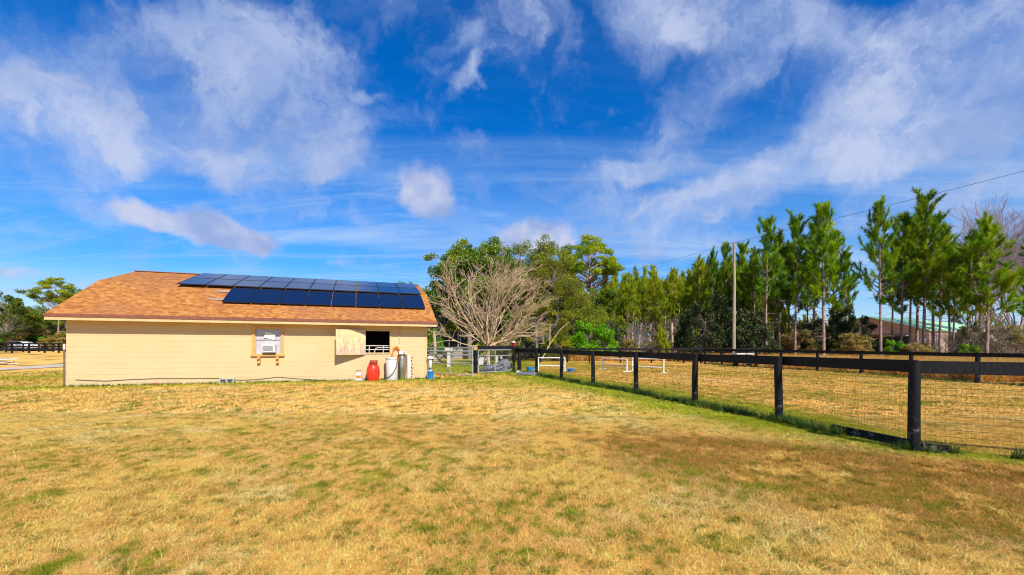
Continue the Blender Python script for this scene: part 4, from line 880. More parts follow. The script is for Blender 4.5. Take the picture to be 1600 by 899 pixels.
def tufts_mesh(name, P, D, T, m, rg, nn=22, L=.34, w=.03, spread=.75, back=.3):
    n = len(P); Pn = np.repeat(P, nn, 0); Dn = np.repeat(D, nn, 0); k = n * nn
    dirs = nrm(Dn * .75 + rg.normal(0, spread * .6, (k, 3))); st = Pn - Dn * (rg.random((k, 1)) * back)
    Ls = L * (.7 + .5 * rg.random((k, 1))); side = nrm(np.cross(dirs, rg.normal(0, 1, (k, 3)))) * w * .5
    V = np.stack([st - side, st + side, st + dirs * Ls], 1).reshape(-1, 3); Fc = np.arange(3 * k).reshape(-1, 3)
    tint = np.clip(np.repeat(T, nn) + rg.normal(0, .16, k), 0, 1)
    return np_mesh(name, V, Fc, m, {'tint': ('FLOAT', 'FACE', tint)})
def leaves_mesh(name, P, T, m, rg, size=.16, up=.0, asp=.6):
    n = len(P); a = nrm(rg.normal(0, 1, (n, 3))); nrmv = nrm(rg.normal(0, 1, (n, 3)) + np.array([0, 0, up])); a = nrm(a - nrmv * (a * nrmv).sum(1, keepdims=True)); b = np.cross(nrmv, a)
    s = size * (.6 + .8 * rg.random((n, 1)))
    V = np.stack([P - a * s * .5, P + b * s * asp * .5, P + a * s * .5, P - b * s * asp * .5], 1).reshape(-1, 3); Fc = np.arange(4 * n).reshape(-1, 4)
    return np_mesh(name, V, Fc, m, {'tint': ('FLOAT', 'FACE', np.clip(T, 0, 1))})

def pine_meshes(seed, H=15., cb=.42, cr=3.0, nbr=58, dead=14, lean=.0, nn=64, r0=.17, leafm='needle', bark='bark_pine', round_=False, L=.5, fork=False, tuftd=2.3, w=.045, back=.75):
    rg = np.random.default_rng(seed); segs = []; tp = []; td = []; tt = []
    k = 12; tz = np.linspace(0, H, k + 1); off = np.cumsum(rg.normal(0, .05, (k + 1, 2)), 0) * np.linspace(0, 1, k + 1)[:, None]
    off[:, 0] += lean * (tz / H) ** 2 * H; tr = np.column_stack([off, tz]); segs += [(tr[i], tr[i + 1], r0 * (1 - i / k * .85), r0 * (1 - (i + 1) / k * .85)) for i in range(k)]
    trunks = [tr]
    if fork:
        s = tr[4]; e = s + np.array([1.5, .3, H * .52]); pts = [s + (e - s) * q + np.array([.5 * math.sin(q * PI), 0, 0]) for q in np.linspace(0, 1, 7)]; segs += curve_segs(pts, r0 * .6, r0 * .15); trunks.append(np.array(pts))
    for ti, trk in enumerate(trunks):
        z0, z1 = trk[0][2], trk[-1][2]
        lo = max(cb, (z0 + .5) / H)
        nb = nbr if ti == 0 else nbr // 2
        for i in range(nb):
            f = (i + rg.random()) / nb; z = (lo + (1 - lo) * f ** .9) * z1; q = i * 2.4 + rg.normal(0, .35)
            p = np.array([np.interp(z, trk[:, 2], trk[:, 0]), np.interp(z, trk[:, 2], trk[:, 1]), z])
            rel = (z / z1 - lo) / (1 - lo)
            if round_: Lb = cr * math.sqrt(max(.04, 1 - (rel * 1.15 - .45) ** 2 / .62)) * rg.uniform(.55, 1.05)
            else: Lb = cr * (1 - rel * .80) ** .7 * rg.uniform(.38, 1.15) * min(1, .5 + rel * 3)
            el = rg.normal(.22 + .7 * rel, .2) if not round_ else rg.normal(.1 + .55 * rel, .2)
            d0 = np.array([math.cos(q) * math.cos(el), math.sin(q) * math.cos(el), math.sin(el)]); pts = [p]; nseg = 4
            for s_ in range(nseg):
                d0 = nrm(d0 + np.array([0, 0, .19]) + rg.normal(0, .07, 3)); pts.append(pts[-1] + d0 * Lb / nseg)
            rb = max(.012, .012 + Lb * .013); segs += curve_segs(pts, rb, .010)
            tone = .18 + .35 * rg.random()
            tp.append(pts[-1]); td.append(d0); tt.append(tone + .25)
            nt_ = max(2, int(tuftd * Lb))
            for _ in range(nt_):
                f2 = rg.uniform(.35, 1.); j = min(nseg - 1, int(f2 * nseg)); b0 = pts[j] + (pts[j + 1] - pts[j]) * (f2 * nseg - j)
                dd = nrm(d0 * .8 + rg.normal(0, .6, 3) + np.array([0, 0, .35])); ln = rg.uniform(.25, .75) * min(1.2, .5 + Lb * .3)
                e = b0 + dd * ln; segs.append((b0, e, .010, .006)); tp.append(e); td.append(nrm(dd + np.array([0, 0, .3]))); tt.append(tone + rg.uniform(-.15, .3))
        for _ in range(4): tp.append(trk[-1] + rg.normal(0, .1, 3) - np.array([0, 0, rg.random() * .6])); td.append(nrm(np.array([rg.normal(0, .3), rg.normal(0, .3), 1.]))); tt.append(.6)
    for i in range(dead):                                              # bare dead limbs under the crown
        z = rg.uniform(.12, cb + .08) * H; q = rg.random() * 2 * PI; p = np.array([np.interp(z, tr[:, 2], tr[:, 0]), np.interp(z, tr[:, 2], tr[:, 1]), z]); Lb = rg.uniform(.5, 2.2)
        d0 = np.array([math.cos(q), math.sin(q), rg.uniform(-.2, .6)]); pts = [p, p + d0 * Lb * .5 + rg.normal(0, .06, 3), p + d0 * Lb + rg.normal(0, .15, 3)]; segs += curve_segs(pts, .022, .006)
        if rg.random() < .6: e = pts[1] + nrm(d0 + rg.normal(0, .5, 3)) * Lb * .4; segs.append((pts[1], e, .012, .004))
    return segs_mesh('trunk', segs, M[bark], 6), tufts_mesh('crown', np.array(tp), np.array(td), np.array(tt), M[leafm], rg, nn, L, w, .6, back)

def broad_meshes(seed, H, cr, cz, ncl, nl, clr=1.0, leafm='leaf_oak', bark='bark_oak', size=.19, shape=(1, 1, 1), r0=.3, stems=1, flat=.75, low=0., pointy=0., asp=.6):
    """crown: leaf clumps spread through an uneven ellipsoid centred at height cz; limbs reach every clump"""
    rg = np.random.default_rng(seed); segs = []; P = []; T = []
    hz = (H - cz)
    lob = [(nrm(rg.normal(0, 1, 3)), rg.uniform(-.28, .22)) for _ in range(9)]
    cs = []
    while len(cs) < ncl:
        dv = nrm(rg.normal(0, 1, 3)); 
        if dv[2] < -.55 + low: continue
        k = 1 + sum(a * max(0, float(dv @ l)) ** 3 for l, a in lob); rad = rg.uniform(.35, 1.) ** .5 * k
        p = dv * rad * np.array([cr * shape[0], cr * shape[1], hz * shape[2]]); 
        if pointy: s_ = 1 - pointy * max(0, p[2] / hz); p[:2] *= s_
        cs.append(p + np.array([0, 0, cz]))
    trb = []
    for s_ in range(stems):
        e = np.array([rg.normal(0, .15 * stems), rg.normal(0, .15 * stems), 0]); tp_ = np.array([rg.normal(0, .12) * cr, rg.normal(0, .12) * cr, cz + .2 * hz]); pts = [e * .4, e + (tp_ - e) * .35 + rg.normal(0, .1, 3), e + (tp_ - e) * .7 + rg.normal(0, .15, 3), tp_]
        segs += curve_segs(pts, r0, r0 * .4); trb.append(np.array(pts))
    for c in cs:
        tb = trb[rg.integers(len(trb))]; zb = min(max(c[2] - np.linalg.norm(c[:2] - tb[-1][:2]) * .8, cz * .35), tb[-1][2]); b0 = np.array([np.interp(zb, tb[:, 2], tb[:, 0]), np.interp(zb, tb[:, 2], tb[:, 1]), zb])
        m_ = (b0 + c) / 2 + rg.normal(0, .15, 3) * clr + np.array([0, 0, -.08 * np.linalg.norm(c - b0)]); ll = np.linalg.norm(c - b0); rb = min(r0 * .45, .02 + ll * .012)
        segs += curve_segs([b0, (b0 + m_) / 2 + rg.normal(0, .05, 3), m_, (m_ + c) / 2, c], rb, .012)
        r = clr * rg.uniform(.65, 1.25); nk = int(nl * (r / clr) ** 2); base = rg.uniform(.2, .6)
        sub = rg.normal(0, 1, (5, 3)); sub = nrm(sub) * r * .55
        q = sub[rg.integers(5, size=nk)] + nrm(rg.normal(0, 1, (nk, 3))) * (r * .55 * rg.random((nk, 1)) ** .4); q[:, 2] *= flat
        P.append(q + c); T.append(np.full(nk, base) + rg.normal(0, .17, nk))
        for _ in range(3): e = c + nrm(rg.normal(0, 1, 3)) * r * .8; segs.append((c, e, .012, .004))
    return segs_mesh('trunk', segs, M[bark], 5), leaves_mesh('crown', np.concatenate(P), np.concatenate(T), M[leafm], rg, size, .3, asp)

def bare_meshes(seed, H, spread, nst, r0, bark, depth=5, zt=.5, vase=True, tw=.004, nch=3, ell=None):
    rg = np.random.default_rng(seed); segs = []
    def grow(p, d_, L, r, dep):
        n = 4; pts = [p]; q = d_
        for i in range(n): q = nrm(q + rg.normal(0, .055 if not ell else .105, 3) + np.array([0, 0, .015 * dep if not ell else .01])); pts.append(pts[-1] + q * L / n)
        r1 = max(tw, r * .58); segs.extend(curve_segs(pts, r, r1))
        if dep == 0: return
        for i in range(nch + (rg.random() < .5)):
            f = rg.uniform(.35, 1.) if i else 1.; j = min(n - 1, int(f * n)); b0 = pts[j] + (pts[j + 1] - pts[j]) * (f * n - j)
            nd = nrm(q + rg.normal(0, .30 if not ell else .36, 3) * np.array([1, 1, .7]) + np.array([0, 0, .04])); grow(b0, nd, L * (rg.uniform(.55, .8) if not ell else rg.uniform(.48, .70)), max(tw, r1 * .8), dep - 1)
    grow0 = np.array([0, 0, 0.]); segs.extend(curve_segs([grow0, np.array([.03, .02, zt * .5]), np.array([0, 0, zt])], r0 * 1.7, r0 * 1.4))
    for i in range(nst):
        a = 2 * PI * i / nst + rg.normal(0, .2); el = rg.uniform(.22, 1.45) if vase else rg.uniform(.8, 1.5)
        if vase and i % 3 == 0: el = rg.uniform(.2, .6)
        dv = np.array([math.cos(a) * math.cos(el) * spread, math.sin(a) * math.cos(el) * spread, math.sin(el)])
        if ell: el = .02 + 1.50 * ((i + .5) / nst) ** .9; a = i * 2.39996 + .6; dv = np.array([math.cos(a) * math.cos(el), math.sin(a) * math.cos(el), math.sin(el)]); q_ = 1 / math.hypot(math.cos(el) / ell[0], math.sin(el) / ell[1]); grow(np.array([0, 0, zt * rg.uniform(.6, 1)]), dv, q_ * rg.uniform(.34, .44), r0 * rg.uniform(.5, .8), depth - 1); continue
        grow(np.array([0, 0, zt * rg.uniform(.6, 1)]), nrm(dv), H * rg.uniform(.36, .46) * (1 if el > .5 else .92), r0 * rg.uniform(.5, .8), depth - 1)
    return segs_mesh('trunk', segs, M[bark], 4)

def tree(name, meshes, loc, rz, sc, label, cat='tree', group=None, szx=None):
    t = tag(empty(name, loc, rz), label, cat, group); t.scale = (sc if szx is None else szx, sc if szx is None else szx, sc)
    for me in meshes: link(me.name.split('.')[0], me, t)
    return t
rt = random.Random(12)
def mesh_top(*ms):
    return max(float(np.percentile(np.array([v.co.z for v in me.vertices]), 99.6)) for me in ms)
def top_scale(px, py, Yd, H): return (at(px, py, Yd).z) / (H if isinstance(H, float) else mesh_top(*H))

# --- pines on the right, each read from the photograph
PA = [pine_meshes(100 + i, 15., cb=c, cr=r, nbr=n, dead=16) for i, (c, r, n) in enumerate(((.36, 3.4, 58), (.41, 3.2, 50), (.33, 3.8, 64), (.38, 3.4, 56)))]
PFK = pine_meshes(140, 13., cb=.32, cr=3.8, nbr=56, dead=18, fork=True)
PL = pine_meshes(141, 14., cb=.34, cr=3.4, nbr=54, lean=-.10, dead=12)
RP = [(1197, 350, 47, 1, .9, 'dark trunked pine first to the right of the utility pole'), (1218, 372, 50, 3, .9, 'short pine between the first two tall pines right of the pole'),
      (1242, 345, 48, 0, .85, 'tall pine second right of the utility pole with clear sky beside its trunk'), (1262, 392, 52, 1, .9, 'smaller slim pine squeezed behind the gap left of the broad pine'),
      (1287, 329, 46, 2, .95, 'broad pine with the thickest pale trunk, standing alone left of the blue gap'), (1301, 368, 50, 3, .9, 'slim pale trunk pine just right of the broad pine'),
      (1322, 402, 49, 1, .7, 'low pine at the left edge of the blue gap'), (1376, 325, 44, 3, .8, 'straight tall pine just right of the blue gap, in front of the green roof'),
      (1408, 345, 46, 2, .85, 'bushy pine directly left of the tallest pine'), (1422, 350, 47, 1, .8, 'pine with twin looking trunk in the middle of the right cluster'),
      (1443, 312, 45, 0, .95, 'tallest pine of the right cluster'),       (1394, 378, 49, 1, .8, 'short pine between the straight tall pine and the bushy pine'), (1432, 346, 48, 3, .9, 'pine half hidden left behind the tallest pine'), (1458, 345, 49, 1, .9, 'pine half hidden right behind the tallest pine'),
      (1484, 384, 48, 0, .9, 'green pine behind the lower bushy pine'), (1512, 398, 46, 2, .8, 'low pine just left of the forked pine'), (1272, 358, 50, 1, .9, 'pine half hidden left behind the broad pine'), (1232, 388, 53, 2, .8, 'low pine behind the second tall pine'), (1208, 392, 52, 0, .8, 'low pine just right of the dark trunked pine'),
      (1468, 362, 47, 2, .9, 'pine leaning on the right side of the tallest pine'),
      (1490, 400, 44, 3, .8, 'lower bushy pine right of the cluster'), (1113, 398, 52, 0, .7, 'dense pine left of the utility pole top'), (1133, 388, 53, 2, .7, 'pine directly behind the utility pole on its left'),
      (1160, 388, 54, 1, .8, 'pine directly behind the utility pole on its right'), (1178, 402, 50, 3, .8, 'pine midway between the utility pole and the first tall pine')]
for i, (px, py, Yd, k, wdt, lb) in enumerate(RP):
    H = 14. if k == 9 else 15.; s = top_scale(px, py, Yd, H); x, _ = ray(px, 545)
    tree('pine_tree', PA[k], (x * Yd, Yd, 0), rt.uniform(0, 6.28), s, lb, 'pine tree', 'pines right of the utility pole', s * wdt)
x, _ = ray(1541, 545); tree('pine_tree', PFK, (x * 41, 41, 0), 2.9, top_scale(1541, 355, 41, 13.), 'forked pine with a split trunk near the right edge', 'pine tree', 'pines right of the utility pole')
x, _ = ray(1618, 545); tree('pine_tree', PL, (x * 43, 43, 0), .4, top_scale(1618, 385, 43, 14.), 'pine cut off by the right edge of the picture', 'pine tree', 'pines right of the utility pole')

# --- slim pine stand in the middle
PB = [pine_meshes(200 + i, 13., cb=.46, cr=2.3, nbr=34, dead=18, nn=34, r0=.12, leafm='needle_far', bark='bark_slim', L=.48, tuftd=4, w=.05) for i in range(4)]
ORDS = ORD + ['eleventh', 'twelfth', 'thirteenth', 'fourteenth', 'fifteenth', 'sixteenth'] + [str(k) + 'th' for k in range(17, 40)]; ROWN = ['front row', 'second row', 'middle row', 'fourth row', 'back row']
for rowi, (Yd, n, tops) in enumerate(((56, 13, 438), (60, 14, 432), (65, 15, 432), (71, 15, 428), (78, 16, 428))):
    for i in range(n):
        px = 940 + (1125 - 940) * (i + rt.uniform(.1, .9)) / n; py = tops + rt.uniform(-6, 22) - (14 if px > 1085 else 0)
        x, _ = ray(px, 545); s = top_scale(px, py, Yd, 13.)
        tree('pine_tree', PB[rt.randrange(4)], (x * Yd, Yd + rt.uniform(-1.5, 1.5), 0), rt.uniform(0, 6.28), s, f'slim straight pine in the crowded stand, {ORDS[i]} from the left in the {ROWN[rowi]}', 'pine tree', 'slim pines of the stand beyond the back fence', s * rt.uniform(.85, 1.1))
for i in range(12):                                                    # the stand's near right end, dense up to the utility pole
    px = 1082 + 118 * (i + .5) / 12 + rt.uniform(-4, 4); Yd = rt.uniform(54, 60); py = rt.uniform(400, 432); x, _ = ray(px, 545); s = top_scale(px, py, Yd, 13.)
    tree('pine_tree', PB[i % 4], (x * Yd, Yd, 0), rt.uniform(0, 6.28), s, f'slim pine in the dense clump around the utility pole, {ORD[min(i, 9)] if i < 10 else ORDS[i]} from the left', 'pine tree', 'slim pines around the utility pole', s * 1.1)
for i in range(26):                                                    # thinner ones behind the right-hand pines
    px = 1120 + 460 * i / 26 + rt.uniform(-8, 8); Yd = rt.uniform(60, 74); py = rt.uniform(455, 505) if px > 1195 else rt.uniform(415, 445); x, _ = ray(px, 545); s = top_scale(px, py, Yd, 13.)
    if 1330 < px < 1510: continue
    tree('pine_tree', PB[rt.randrange(4)], (x * Yd, Yd, 0), rt.uniform(0, 6.28), s, f'small young pine behind the right hand pines, {ORDS[i]} from the left', 'pine tree', 'young pines behind the right hand pines', s)

# --- round-headed pines
PR = broad_meshes(300, 15., 4.2, 11.9, 80, 430, .95, leafm='needle_far', bark='bark_pine', r0=.2, size=.26, asp=.25, flat=.5, low=-.1)
Yd = 58; x, _ = ray(925, 545); s = top_scale(926, 376, Yd, 15.); tree('pine_tree', PR, (x * Yd, Yd, 0), 1., s, 'tall pine with a broad rounded crown rising above the middle of the wood', 'pine tree', None, s * 1.0)
Yd = 82; x, _ = ray(88, 540); s = top_scale(90, 439, Yd, 15.); tree('pine_tree', PR, (x * Yd, Yd, 0), 4., s, 'flat topped pine standing behind the left end of the barn', 'pine tree', None, s * .95)

# --- evergreen oaks and cedar-like trees in the middle
OK1 = broad_meshes(400, 12., 5.0, 7.6, 60, 520, 1.05, r0=.32, size=.20)
OK2 = broad_meshes(401, 12., 4.0, 7.0, 56, 480, 1.0, leafm='leaf_olive', r0=.3, size=.17, pointy=.35, asp=.4)
OK3 = broad_meshes(402, 9., 3.6, 5.0, 46, 420, .95, leafm='leaf_olive', r0=.24, size=.17, asp=.4, low=-.3)
OK4 = broad_meshes(403, 9., 3.8, 5.0, 46, 420, .95, leafm='leaf_oak', r0=.24, size=.19, low=-.3)
def place(name, me, px, py, Yd, H, rz, label, cat='tree', group=None, wf=1.):
    x, _ = ray(px, 545); s = top_scale(px, py, Yd, H); return tree(name, me, (x * Yd, Yd, 0), rz, s, label, cat, group, s * wf)
place('evergreen_tree', OK1, 734, 364, 46, 12., .3, 'dark evergreen oak rising behind the bare tree, left of centre', wf=.92)
place('evergreen_tree', OK2, 828, 368, 50, 12., 1.3, 'tall olive green cedar like tree right behind the bare tree', wf=.95)
place('evergreen_tree', OK2, 868, 400, 46, 12., 3.3, 'olive cedar like tree stepping down right of the tallest cedar', wf=.9)
place('evergreen_tree', OK3, 898, 440, 48, 9., .3, 'olive tree below the round headed pine')
place('evergreen_tree', OK3, 850, 460, 44, 9., 2.2, 'low olive tree behind the forked dead branch')
place('evergreen_tree', OK4, 940, 452, 58, 9., 2.2, 'dark tree between the olive tree and the pine stand')
place('evergreen_tree', OK4, 668, 470, 52, 9., .9, 'dark tree peeping out right of the barn roof')
place('evergreen_tree', OK4, 705, 485, 54, 9., 2.9, 'low dark tree above the house roof')
place('evergreen_tree', OK4, 790, 470, 56, 9., 4.9, 'dark tree filling the gap behind the bare tree')
place('evergreen_tree', OK2, 782, 392, 54, 12., 5.1, 'olive crown showing between the oak and the tall cedar', wf=.75)
for px, py, Yd, me, H, rz, lb in ((698, 398, 49, OK4, 9., 1.7, 'dark left shoulder of the evergreen oak behind the bare tree'), (765, 385, 52, OK4, 9., .2, 'dark green crown right behind the top of the bare tree'), (805, 378, 53, OK3, 9., 4., 'olive crown left of the tallest cedar'),
                             (850, 388, 52, OK3, 9., 5.2, 'olive crown right of the tallest cedar'), (882, 425, 53, OK3, 9., .7, 'olive tree left of the round headed pine trunk'), (905, 458, 54, OK4, 9., 3.1, 'dark tree at the foot of the round headed pine'), (740, 430, 56, OK4, 9., 3.9, 'dark tree mass behind the middle of the bare tree'), (820, 450, 48, OK4, 9., 5.9, 'dark tree mass right behind the bare tree')):
    place('evergreen_tree', me, px, py, Yd, H, rz, lb)
# --- bare crape myrtle
CM = bare_meshes(500, 8.2, 1., 22, .075, 'bark_pale', depth=5, zt=1.15, tw=.0056, nch=3, ell=(4.9, 7.0))
x, _ = ray(763, 545); tree('bare_tree', [CM], (x * 33, 33, 0), .4, top_scale(760, 398, 33, [CM]), 'wide leafless tree with pale fanning branches behind the gates')
BT = bare_meshes(501, 16., .8, 9, .20, 'bark_mauve', depth=6, zt=2.6, tw=.012, vase=False)
for px, py, Yd, rz, lb in ((1530, 328, 60, .3, 'large leafless grey tree behind the forked pine'), (1590, 338, 64, 2.0, 'leafless grey tree at the right edge behind the pines')):
    x, _ = ray(px, 545); tree('bare_tree', [BT], (x * Yd, Yd, 0), rz, top_scale(px, py, Yd, [BT]), lb, 'tree', 'leafless grey trees on the right')
BS = bare_meshes(502, 4.2, 1.4, 12, .05, 'bark_oak', depth=4, zt=.3, tw=.008)
for i, (px, Yd) in enumerate(((1500, 44), (1560, 45), (1592, 42), (1425, 50), (1470, 52), (1010, 52), (1060, 53), (975, 51))):
    x, _ = ray(px, 545); tree('bare_shrub', [BS], (x * Yd, Yd, 0), i * 1.3, rt.uniform(.9, 1.3) * (.55 if px in (1425, 1470) else 1), ['tangled leafless shrub left of the forked pine', 'tangled leafless shrub right of the forked pine', 'leafless shrub at the right edge under the pines', 'leafless shrub at the foot of the right pine cluster', 'leafless shrub in front of the open side of the green roofed shed', 'leafless brush under the middle of the pine stand', 'leafless brush under the right part of the pine stand', 'leafless brush at the left end of the pine stand', 'leafless brush in front of the house'][i], 'shrub', 'leafless shrubs')
# dead branch and pale slim trunks near the cedar
tag(link('dead_limb', segs_mesh('dead_limb', curve_segs([np.array([2.6, 37.5, .3]), np.array([3.3, 37.6, 1.6]), np.array([4.2, 37.6, 2.9]), np.array([5.0, 37.7, 3.6])], .055, .02) + curve_segs([np.array([3.3, 37.6, 1.6]), np.array([3.35, 37.7, 3.4])], .05, .02), M['bark_pale'])), 'pale dead limb slanting up right beside the cedar trunk', 'branch')
for i, (px, Yd, h) in enumerate(((838, 42, 3.4), (679, 40, 2.8), (1050, 50, 4.2))):
    x, _ = ray(px, 545); sg = curve_segs([np.array([0, 0, 0]), np.array([.05, 0, h * .5]), np.array([-.05, 0, h])], .17, .12); sg += [(np.array([0, 0, h * .8]), np.array([.6, .1, h * 1.05]), .05, .02)]
    o = link('tree_trunk', segs_mesh('tree_trunk', sg, M['bark_slim' if i else 'bark_oak'], 8)); o.location = (x * Yd, Yd, 0)
    tag(o, ['pale bare trunk right of the bare tree', 'mottled pale trunk in front of the house windows', 'pale broken trunk at the edge of the pine stand'][i], 'trunk')
# --- shrubs
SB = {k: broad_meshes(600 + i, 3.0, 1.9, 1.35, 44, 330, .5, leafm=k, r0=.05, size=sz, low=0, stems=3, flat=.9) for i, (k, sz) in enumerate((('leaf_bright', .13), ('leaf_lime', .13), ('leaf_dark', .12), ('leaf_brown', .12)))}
def shrub(k, px, py, Yd, label, wf=1., group=None):
    x, _ = ray(px, 545); s = top_scale(px, py, Yd, 3.05); tree('shrub', SB[k], (x * Yd, Yd, 0), rt.uniform(0, 6), s, label, 'shrub', group, s * wf)
shrub('leaf_bright', 923, 500, 45, 'bright green leafy shrub standing behind the back fence', .95)
shrub('leaf_lime', 868, 527, 43, 'yellow green low shrub right of the pale trunk', 1.2)
shrub('leaf_lime', 765, 525, 47, 'yellow green shrub behind the bare tree', 1.2)
shrub('leaf_lime', 1034, 512, 50, 'narrow yellow green sapling in front of the pine stand', .35)
shrub('leaf_lime', 1072, 505, 52, 'yellow shrub between the pine stand and the dark thicket', .6)
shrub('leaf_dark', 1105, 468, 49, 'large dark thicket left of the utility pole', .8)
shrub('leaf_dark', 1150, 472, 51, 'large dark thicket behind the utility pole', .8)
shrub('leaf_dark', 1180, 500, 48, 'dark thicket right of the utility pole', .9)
shrub('leaf_lime', 1222, 500, 53, 'sunlit yellow shrub between the pines right of the pole', .6)
shrub('leaf_lime', 1205, 470, 58, 'tall sunlit yellow green sapling beside the dark trunked pine', .5)
shrub('leaf_brown', 1250, 515, 50, 'brownish scrub under the tall pine with clear sky beside it', 1.)
shrub('leaf_dark', 1288, 492, 50, 'dark evergreen bush behind the broad pine trunk', .9)
shrub('leaf_dark', 1325, 485, 49, 'dark bush with a ragged top left of the green roofed shed', .7)
shrub('leaf_brown', 1328, 520, 46, 'brown and green scrub in front of the shed gable', 1.1)
shrub('leaf_brown', 1346, 537, 45, 'brown scrub just left of the straight tall pine', 1.)
shrub('leaf_bright', 1397, 530, 45, 'green bush in front of the shed door', .7)
shrub('leaf_brown', 1430, 535, 44, 'low brown scrub under the tallest pine', 1.3)
shrub('leaf_brown', 1513, 508, 47, 'brown bush left of the forked pine trunk', .8)
shrub('leaf_brown', 1575, 508, 50, 'brown bush right of the forked pine trunk', 1.2)
shrub('leaf_bright', 1512, 536, 43, 'small green bush at the foot of the forked pine', .8)
shrub('leaf_dark', 815, 505, 44, 'dark bush between the bare tree and the pale trunk', 1.)
shrub('leaf_brown', 795, 520, 42, 'reddish brown scrub at the right foot of the bare tree', .8)
shrub('leaf_brown', 985, 530, 51, 'brown scrub at the left foot of the pine stand', 1.1)
shrub('leaf_brown', 1018, 533, 53, 'brown scrub under the middle of the pine stand', 1.1)
shrub('leaf_dark', 890, 515, 47, 'dark shrub left of the bright green shrub', 1.)
shrub('leaf_dark', 950, 505, 52, 'dark shrub right of the bright green shrub', .8)
shrub('leaf_bright', 670, 512, 43, 'green bush peeping past the barn wall beside the house', .7)
# --- left tree line
LT = [(8, 452, 78, OK4, 9., 'grey green tree at the left edge of the picture'), (28, 470, 92, OK3, 9., 'green tree behind the white car'), (45, 478, 96, OK4, 9., 'tree above the white car roof'),
      (60, 482, 90, OK3, 9., 'yellow green tree left of the flat topped pine'), (78, 488, 96, OK4, 9., 'tree directly under the flat topped pine crown'), (100, 480, 92, OK3, 9., 'tree just left of the barn eave'),
      (122, 470, 96, OK4, 9., 'tree mostly hidden behind the barn roof corner'), (-20, 468, 90, OK3, 9., 'tree cut off by the left edge of the picture')]
for i, (px, py, Yd, me, H, lb) in enumerate(LT): place('roadside_tree', me, px, py, Yd, H, i * 1.1, lb, 'tree', 'trees beyond the far left fence', 1.)
for i, px in enumerate((-5, 18, 36, 56, 72, 95, 110)): x, _ = ray(px, 545); Yd = 84 + i % 3; s = 1.25 + .3 * (i % 2); tree('shrub', SB[('leaf_brown', 'leaf_bright', 'leaf_dark')[i % 3]], (x * Yd, Yd, 0), i, s, 'undergrowth bush below the trees beyond the far left fence, ' + ['at the picture edge', 'left of the white car', 'behind the white car', 'right of the white car', 'left of the pine trunk', 'right of the pine trunk', 'behind the barn corner'][i], 'shrub', 'bushes beyond the far left fence', s * 1.7)
rgm = np.random.default_rng(9)                                         # hanging moss tree at the left edge
mm = bare_meshes(503, 9., .9, 7, .14, 'bark_oak', depth=4, zt=1.8, tw=.01)
x, _ = ray(-38, 545); t = tree('mossy_tree', [mm], (x * 60, 60, 0), 1., .82 * top_scale(4, 447, 60, [mm]), 'half bare tree hung with grey moss at the left edge')
P_ = nrm(rgm.normal(0, 1, (900, 3))) * np.array([2.6, 2.6, 2.4]) * rgm.uniform(.4, 1, (900, 1)) + np.array([0, 0, 6.]); 
link('moss', tufts_mesh('moss', P_, np.tile([0, 0, -1.], (900, 1)), rgm.random(900), M['moss'], rgm, 7, .7, .06, .3), t)

# --- far woodland mass that closes the view, reads as one wall of trees
def wood(name, arcs, label, seed):
    rg = np.random.default_rng(seed); P = []; T = []; segs = []
    for (pa, pb, Yd, top0, top1, n) in arcs:
        for i in range(n):
            px = rg.uniform(pa, pb); f = (px - pa) / (pb - pa); yy = Yd + rg.uniform(-5, 5); x, _ = ray(px, 545); h = max(2.5, at(px, top0 + (top1 - top0) * f + rg.uniform(-5, 12), yy).z)
            nk = 420; q = nrm(rg.normal(0, 1, (nk, 3))) * rg.random((nk, 1)) ** .4 * np.array([2.2, 2.2, h * .42]); q[:, 2] += h * .56; q[:, :2] += np.array([x * yy, yy])
            P.append(q); T.append(np.full(nk, rg.uniform(.15, .65)) + rg.normal(0, .15, nk)); segs.append((np.array([x * yy, yy, 0]), np.array([x * yy + rg.normal(0, .3), yy, h * .8]), .16, .06))
    t = tag(empty(name), label, 'wood', kind='stuff')
    link('trunks', segs_mesh('trunks', segs, M['bark_slim'], 4), t); link('crowns', leaves_mesh('crowns', np.concatenate(P), np.concatenate(T), M['leaf_oak'], rg, .42, .2), t)
    tag(t.children[0], kind='stuff'); tag(t.children[1], kind='stuff')
wood('distant_wood', [(-200, 140, 112, 470, 480, 60), (600, 960, 92, 440, 455, 60), (930, 1130, 96, 455, 462, 60), (1130, 1330, 100, 470, 512, 50), (1330, 1345, 104, 512, 520, 5), (1500, 1800, 120, 500, 490, 40), (140, 620, 120, 500, 480, 50)], 'far wood closing the view behind the nearer trees', 77)

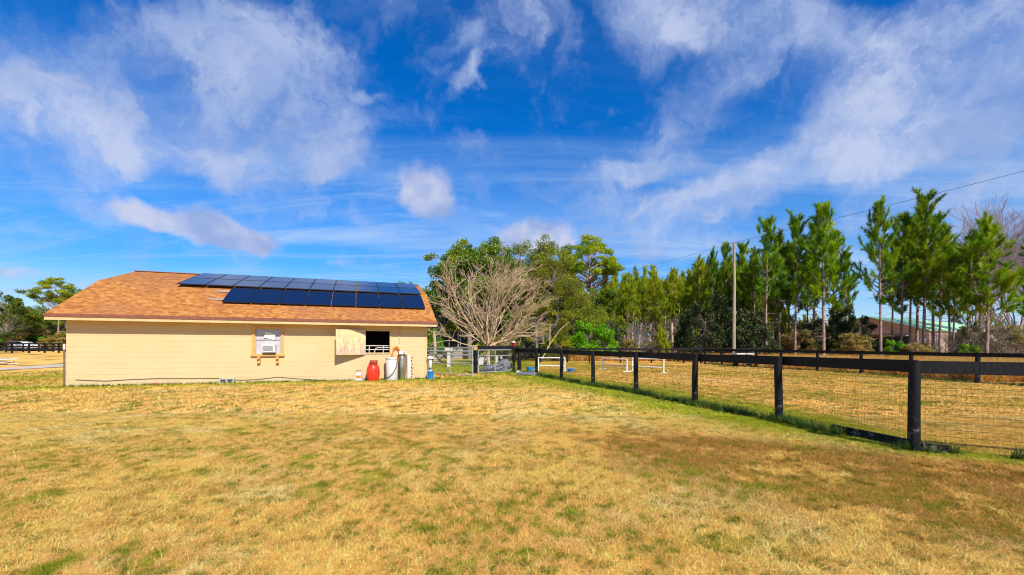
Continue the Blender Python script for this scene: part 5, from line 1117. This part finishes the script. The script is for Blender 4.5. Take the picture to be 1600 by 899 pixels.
# ------------------------------------------------------------------ BROOMSEDGE, WEEDS
def tuft_field(name, pts, hgt, wid, nn, m, label, cat, seed, spread=.5):
    rg = np.random.default_rng(seed); n = len(pts); P = np.column_stack([pts, np.zeros(n)]); D = np.tile([0, 0, 1.], (n, 1))
    me = tufts_mesh(name, P, D, rg.random(n), M[m], rg, nn, hgt, wid, spread, .0); return tag(link(name, me), label, cat, kind='stuff')
rq = np.random.default_rng(15); n = 9000
px = rq.uniform(1060, 1640, n); Yd = rq.uniform(0, 1, n) ** 1.6 * 34 + 19; xx = (px - 800) / F * Yd
fx = np.interp(Yd, [p.y for p in FAR], [p.x for p in FAR]); keep = (xx > fx + .6) & (Yd < 60)
tuft_field('broomsedge', np.column_stack([xx, Yd])[keep], .80, .03, 18, 'sedge', 'tall orange dry grass beyond the far paddock fence', 'grass', 16)
px = rq.uniform(860, 1130, 3000); Yd = rq.uniform(42, 58, 3000); tuft_field('broomsedge', np.column_stack([(px - 800) / F * Yd, Yd]), .7, .04, 14, 'sedge', 'dry brown grass under the slim pine stand', 'grass', 17)
wps = []; wk = lambda P: P[(fbm(P[:, 0] * 2.4, P[:, 1] * 2.4, 33, 3) + rq.random(len(P)) * .25) > .52]
for i in range(7):
    a, b = NEAR[i], NEAR[i + 1]; L = (b - a).length; k = int(L * (90 if i else 60))
    f = rq.random(k) if i else .45 + .55 * rq.random(k); o = rq.normal(-.05, .09, k); wps.append(np.column_stack([a.x + (b.x - a.x) * f + o, a.y + (b.y - a.y) * f]))
a, b = SIDE[0], SIDE[1]; f = rq.random(110); wps.append(np.column_stack([a.x + (b.x - a.x) * f + .15, a.y + (b.y - a.y) * f + rq.normal(0, .07, 110)]))
for p in NEAR: wps.append(np.column_stack([p.x + rq.normal(0, .11, 22), p.y + rq.normal(0, .11, 22)]))
tuft_field('fence_weeds', wk(np.concatenate(wps)), .19, .012, 13, 'weed', 'dark green weeds growing along the foot of the near fence', 'weeds', 18, .75)
far_w = []
for i in range(len(FAR) - 1):
    a, b = FAR[i], FAR[i + 1]; f = rq.random(70); far_w.append(np.column_stack([a.x + (b.x - a.x) * f + rq.normal(0, .1, 70), a.y + (b.y - a.y) * f]))
tuft_field('fence_weeds', np.concatenate(far_w), .16, .02, 9, 'weed', 'weeds growing along the foot of the far right fence', 'weeds', 19, .7)
wb = rq.random(420) * (BL + .6); tuft_field('wall_weeds', np.array([[bp(u, -.06 + w_, 0).x, bp(u, -.06 + w_, 0).y] for u, w_ in zip(wb, rq.normal(-.04, .07, 420))]), .10, .012, 11, 'weed', 'short green grass tufts along the foot of the barn wall', 'grass', 20, .75)

S.render.film_transparent = False; S.cycles.filter_width = 1.1; S.cycles.pixel_filter_type = 'BLACKMAN_HARRIS'
S.cycles.max_bounces = 6; S.cycles.diffuse_bounces = 3; S.cycles.transmission_bounces = 3; S.cycles.transparent_max_bounces = 4
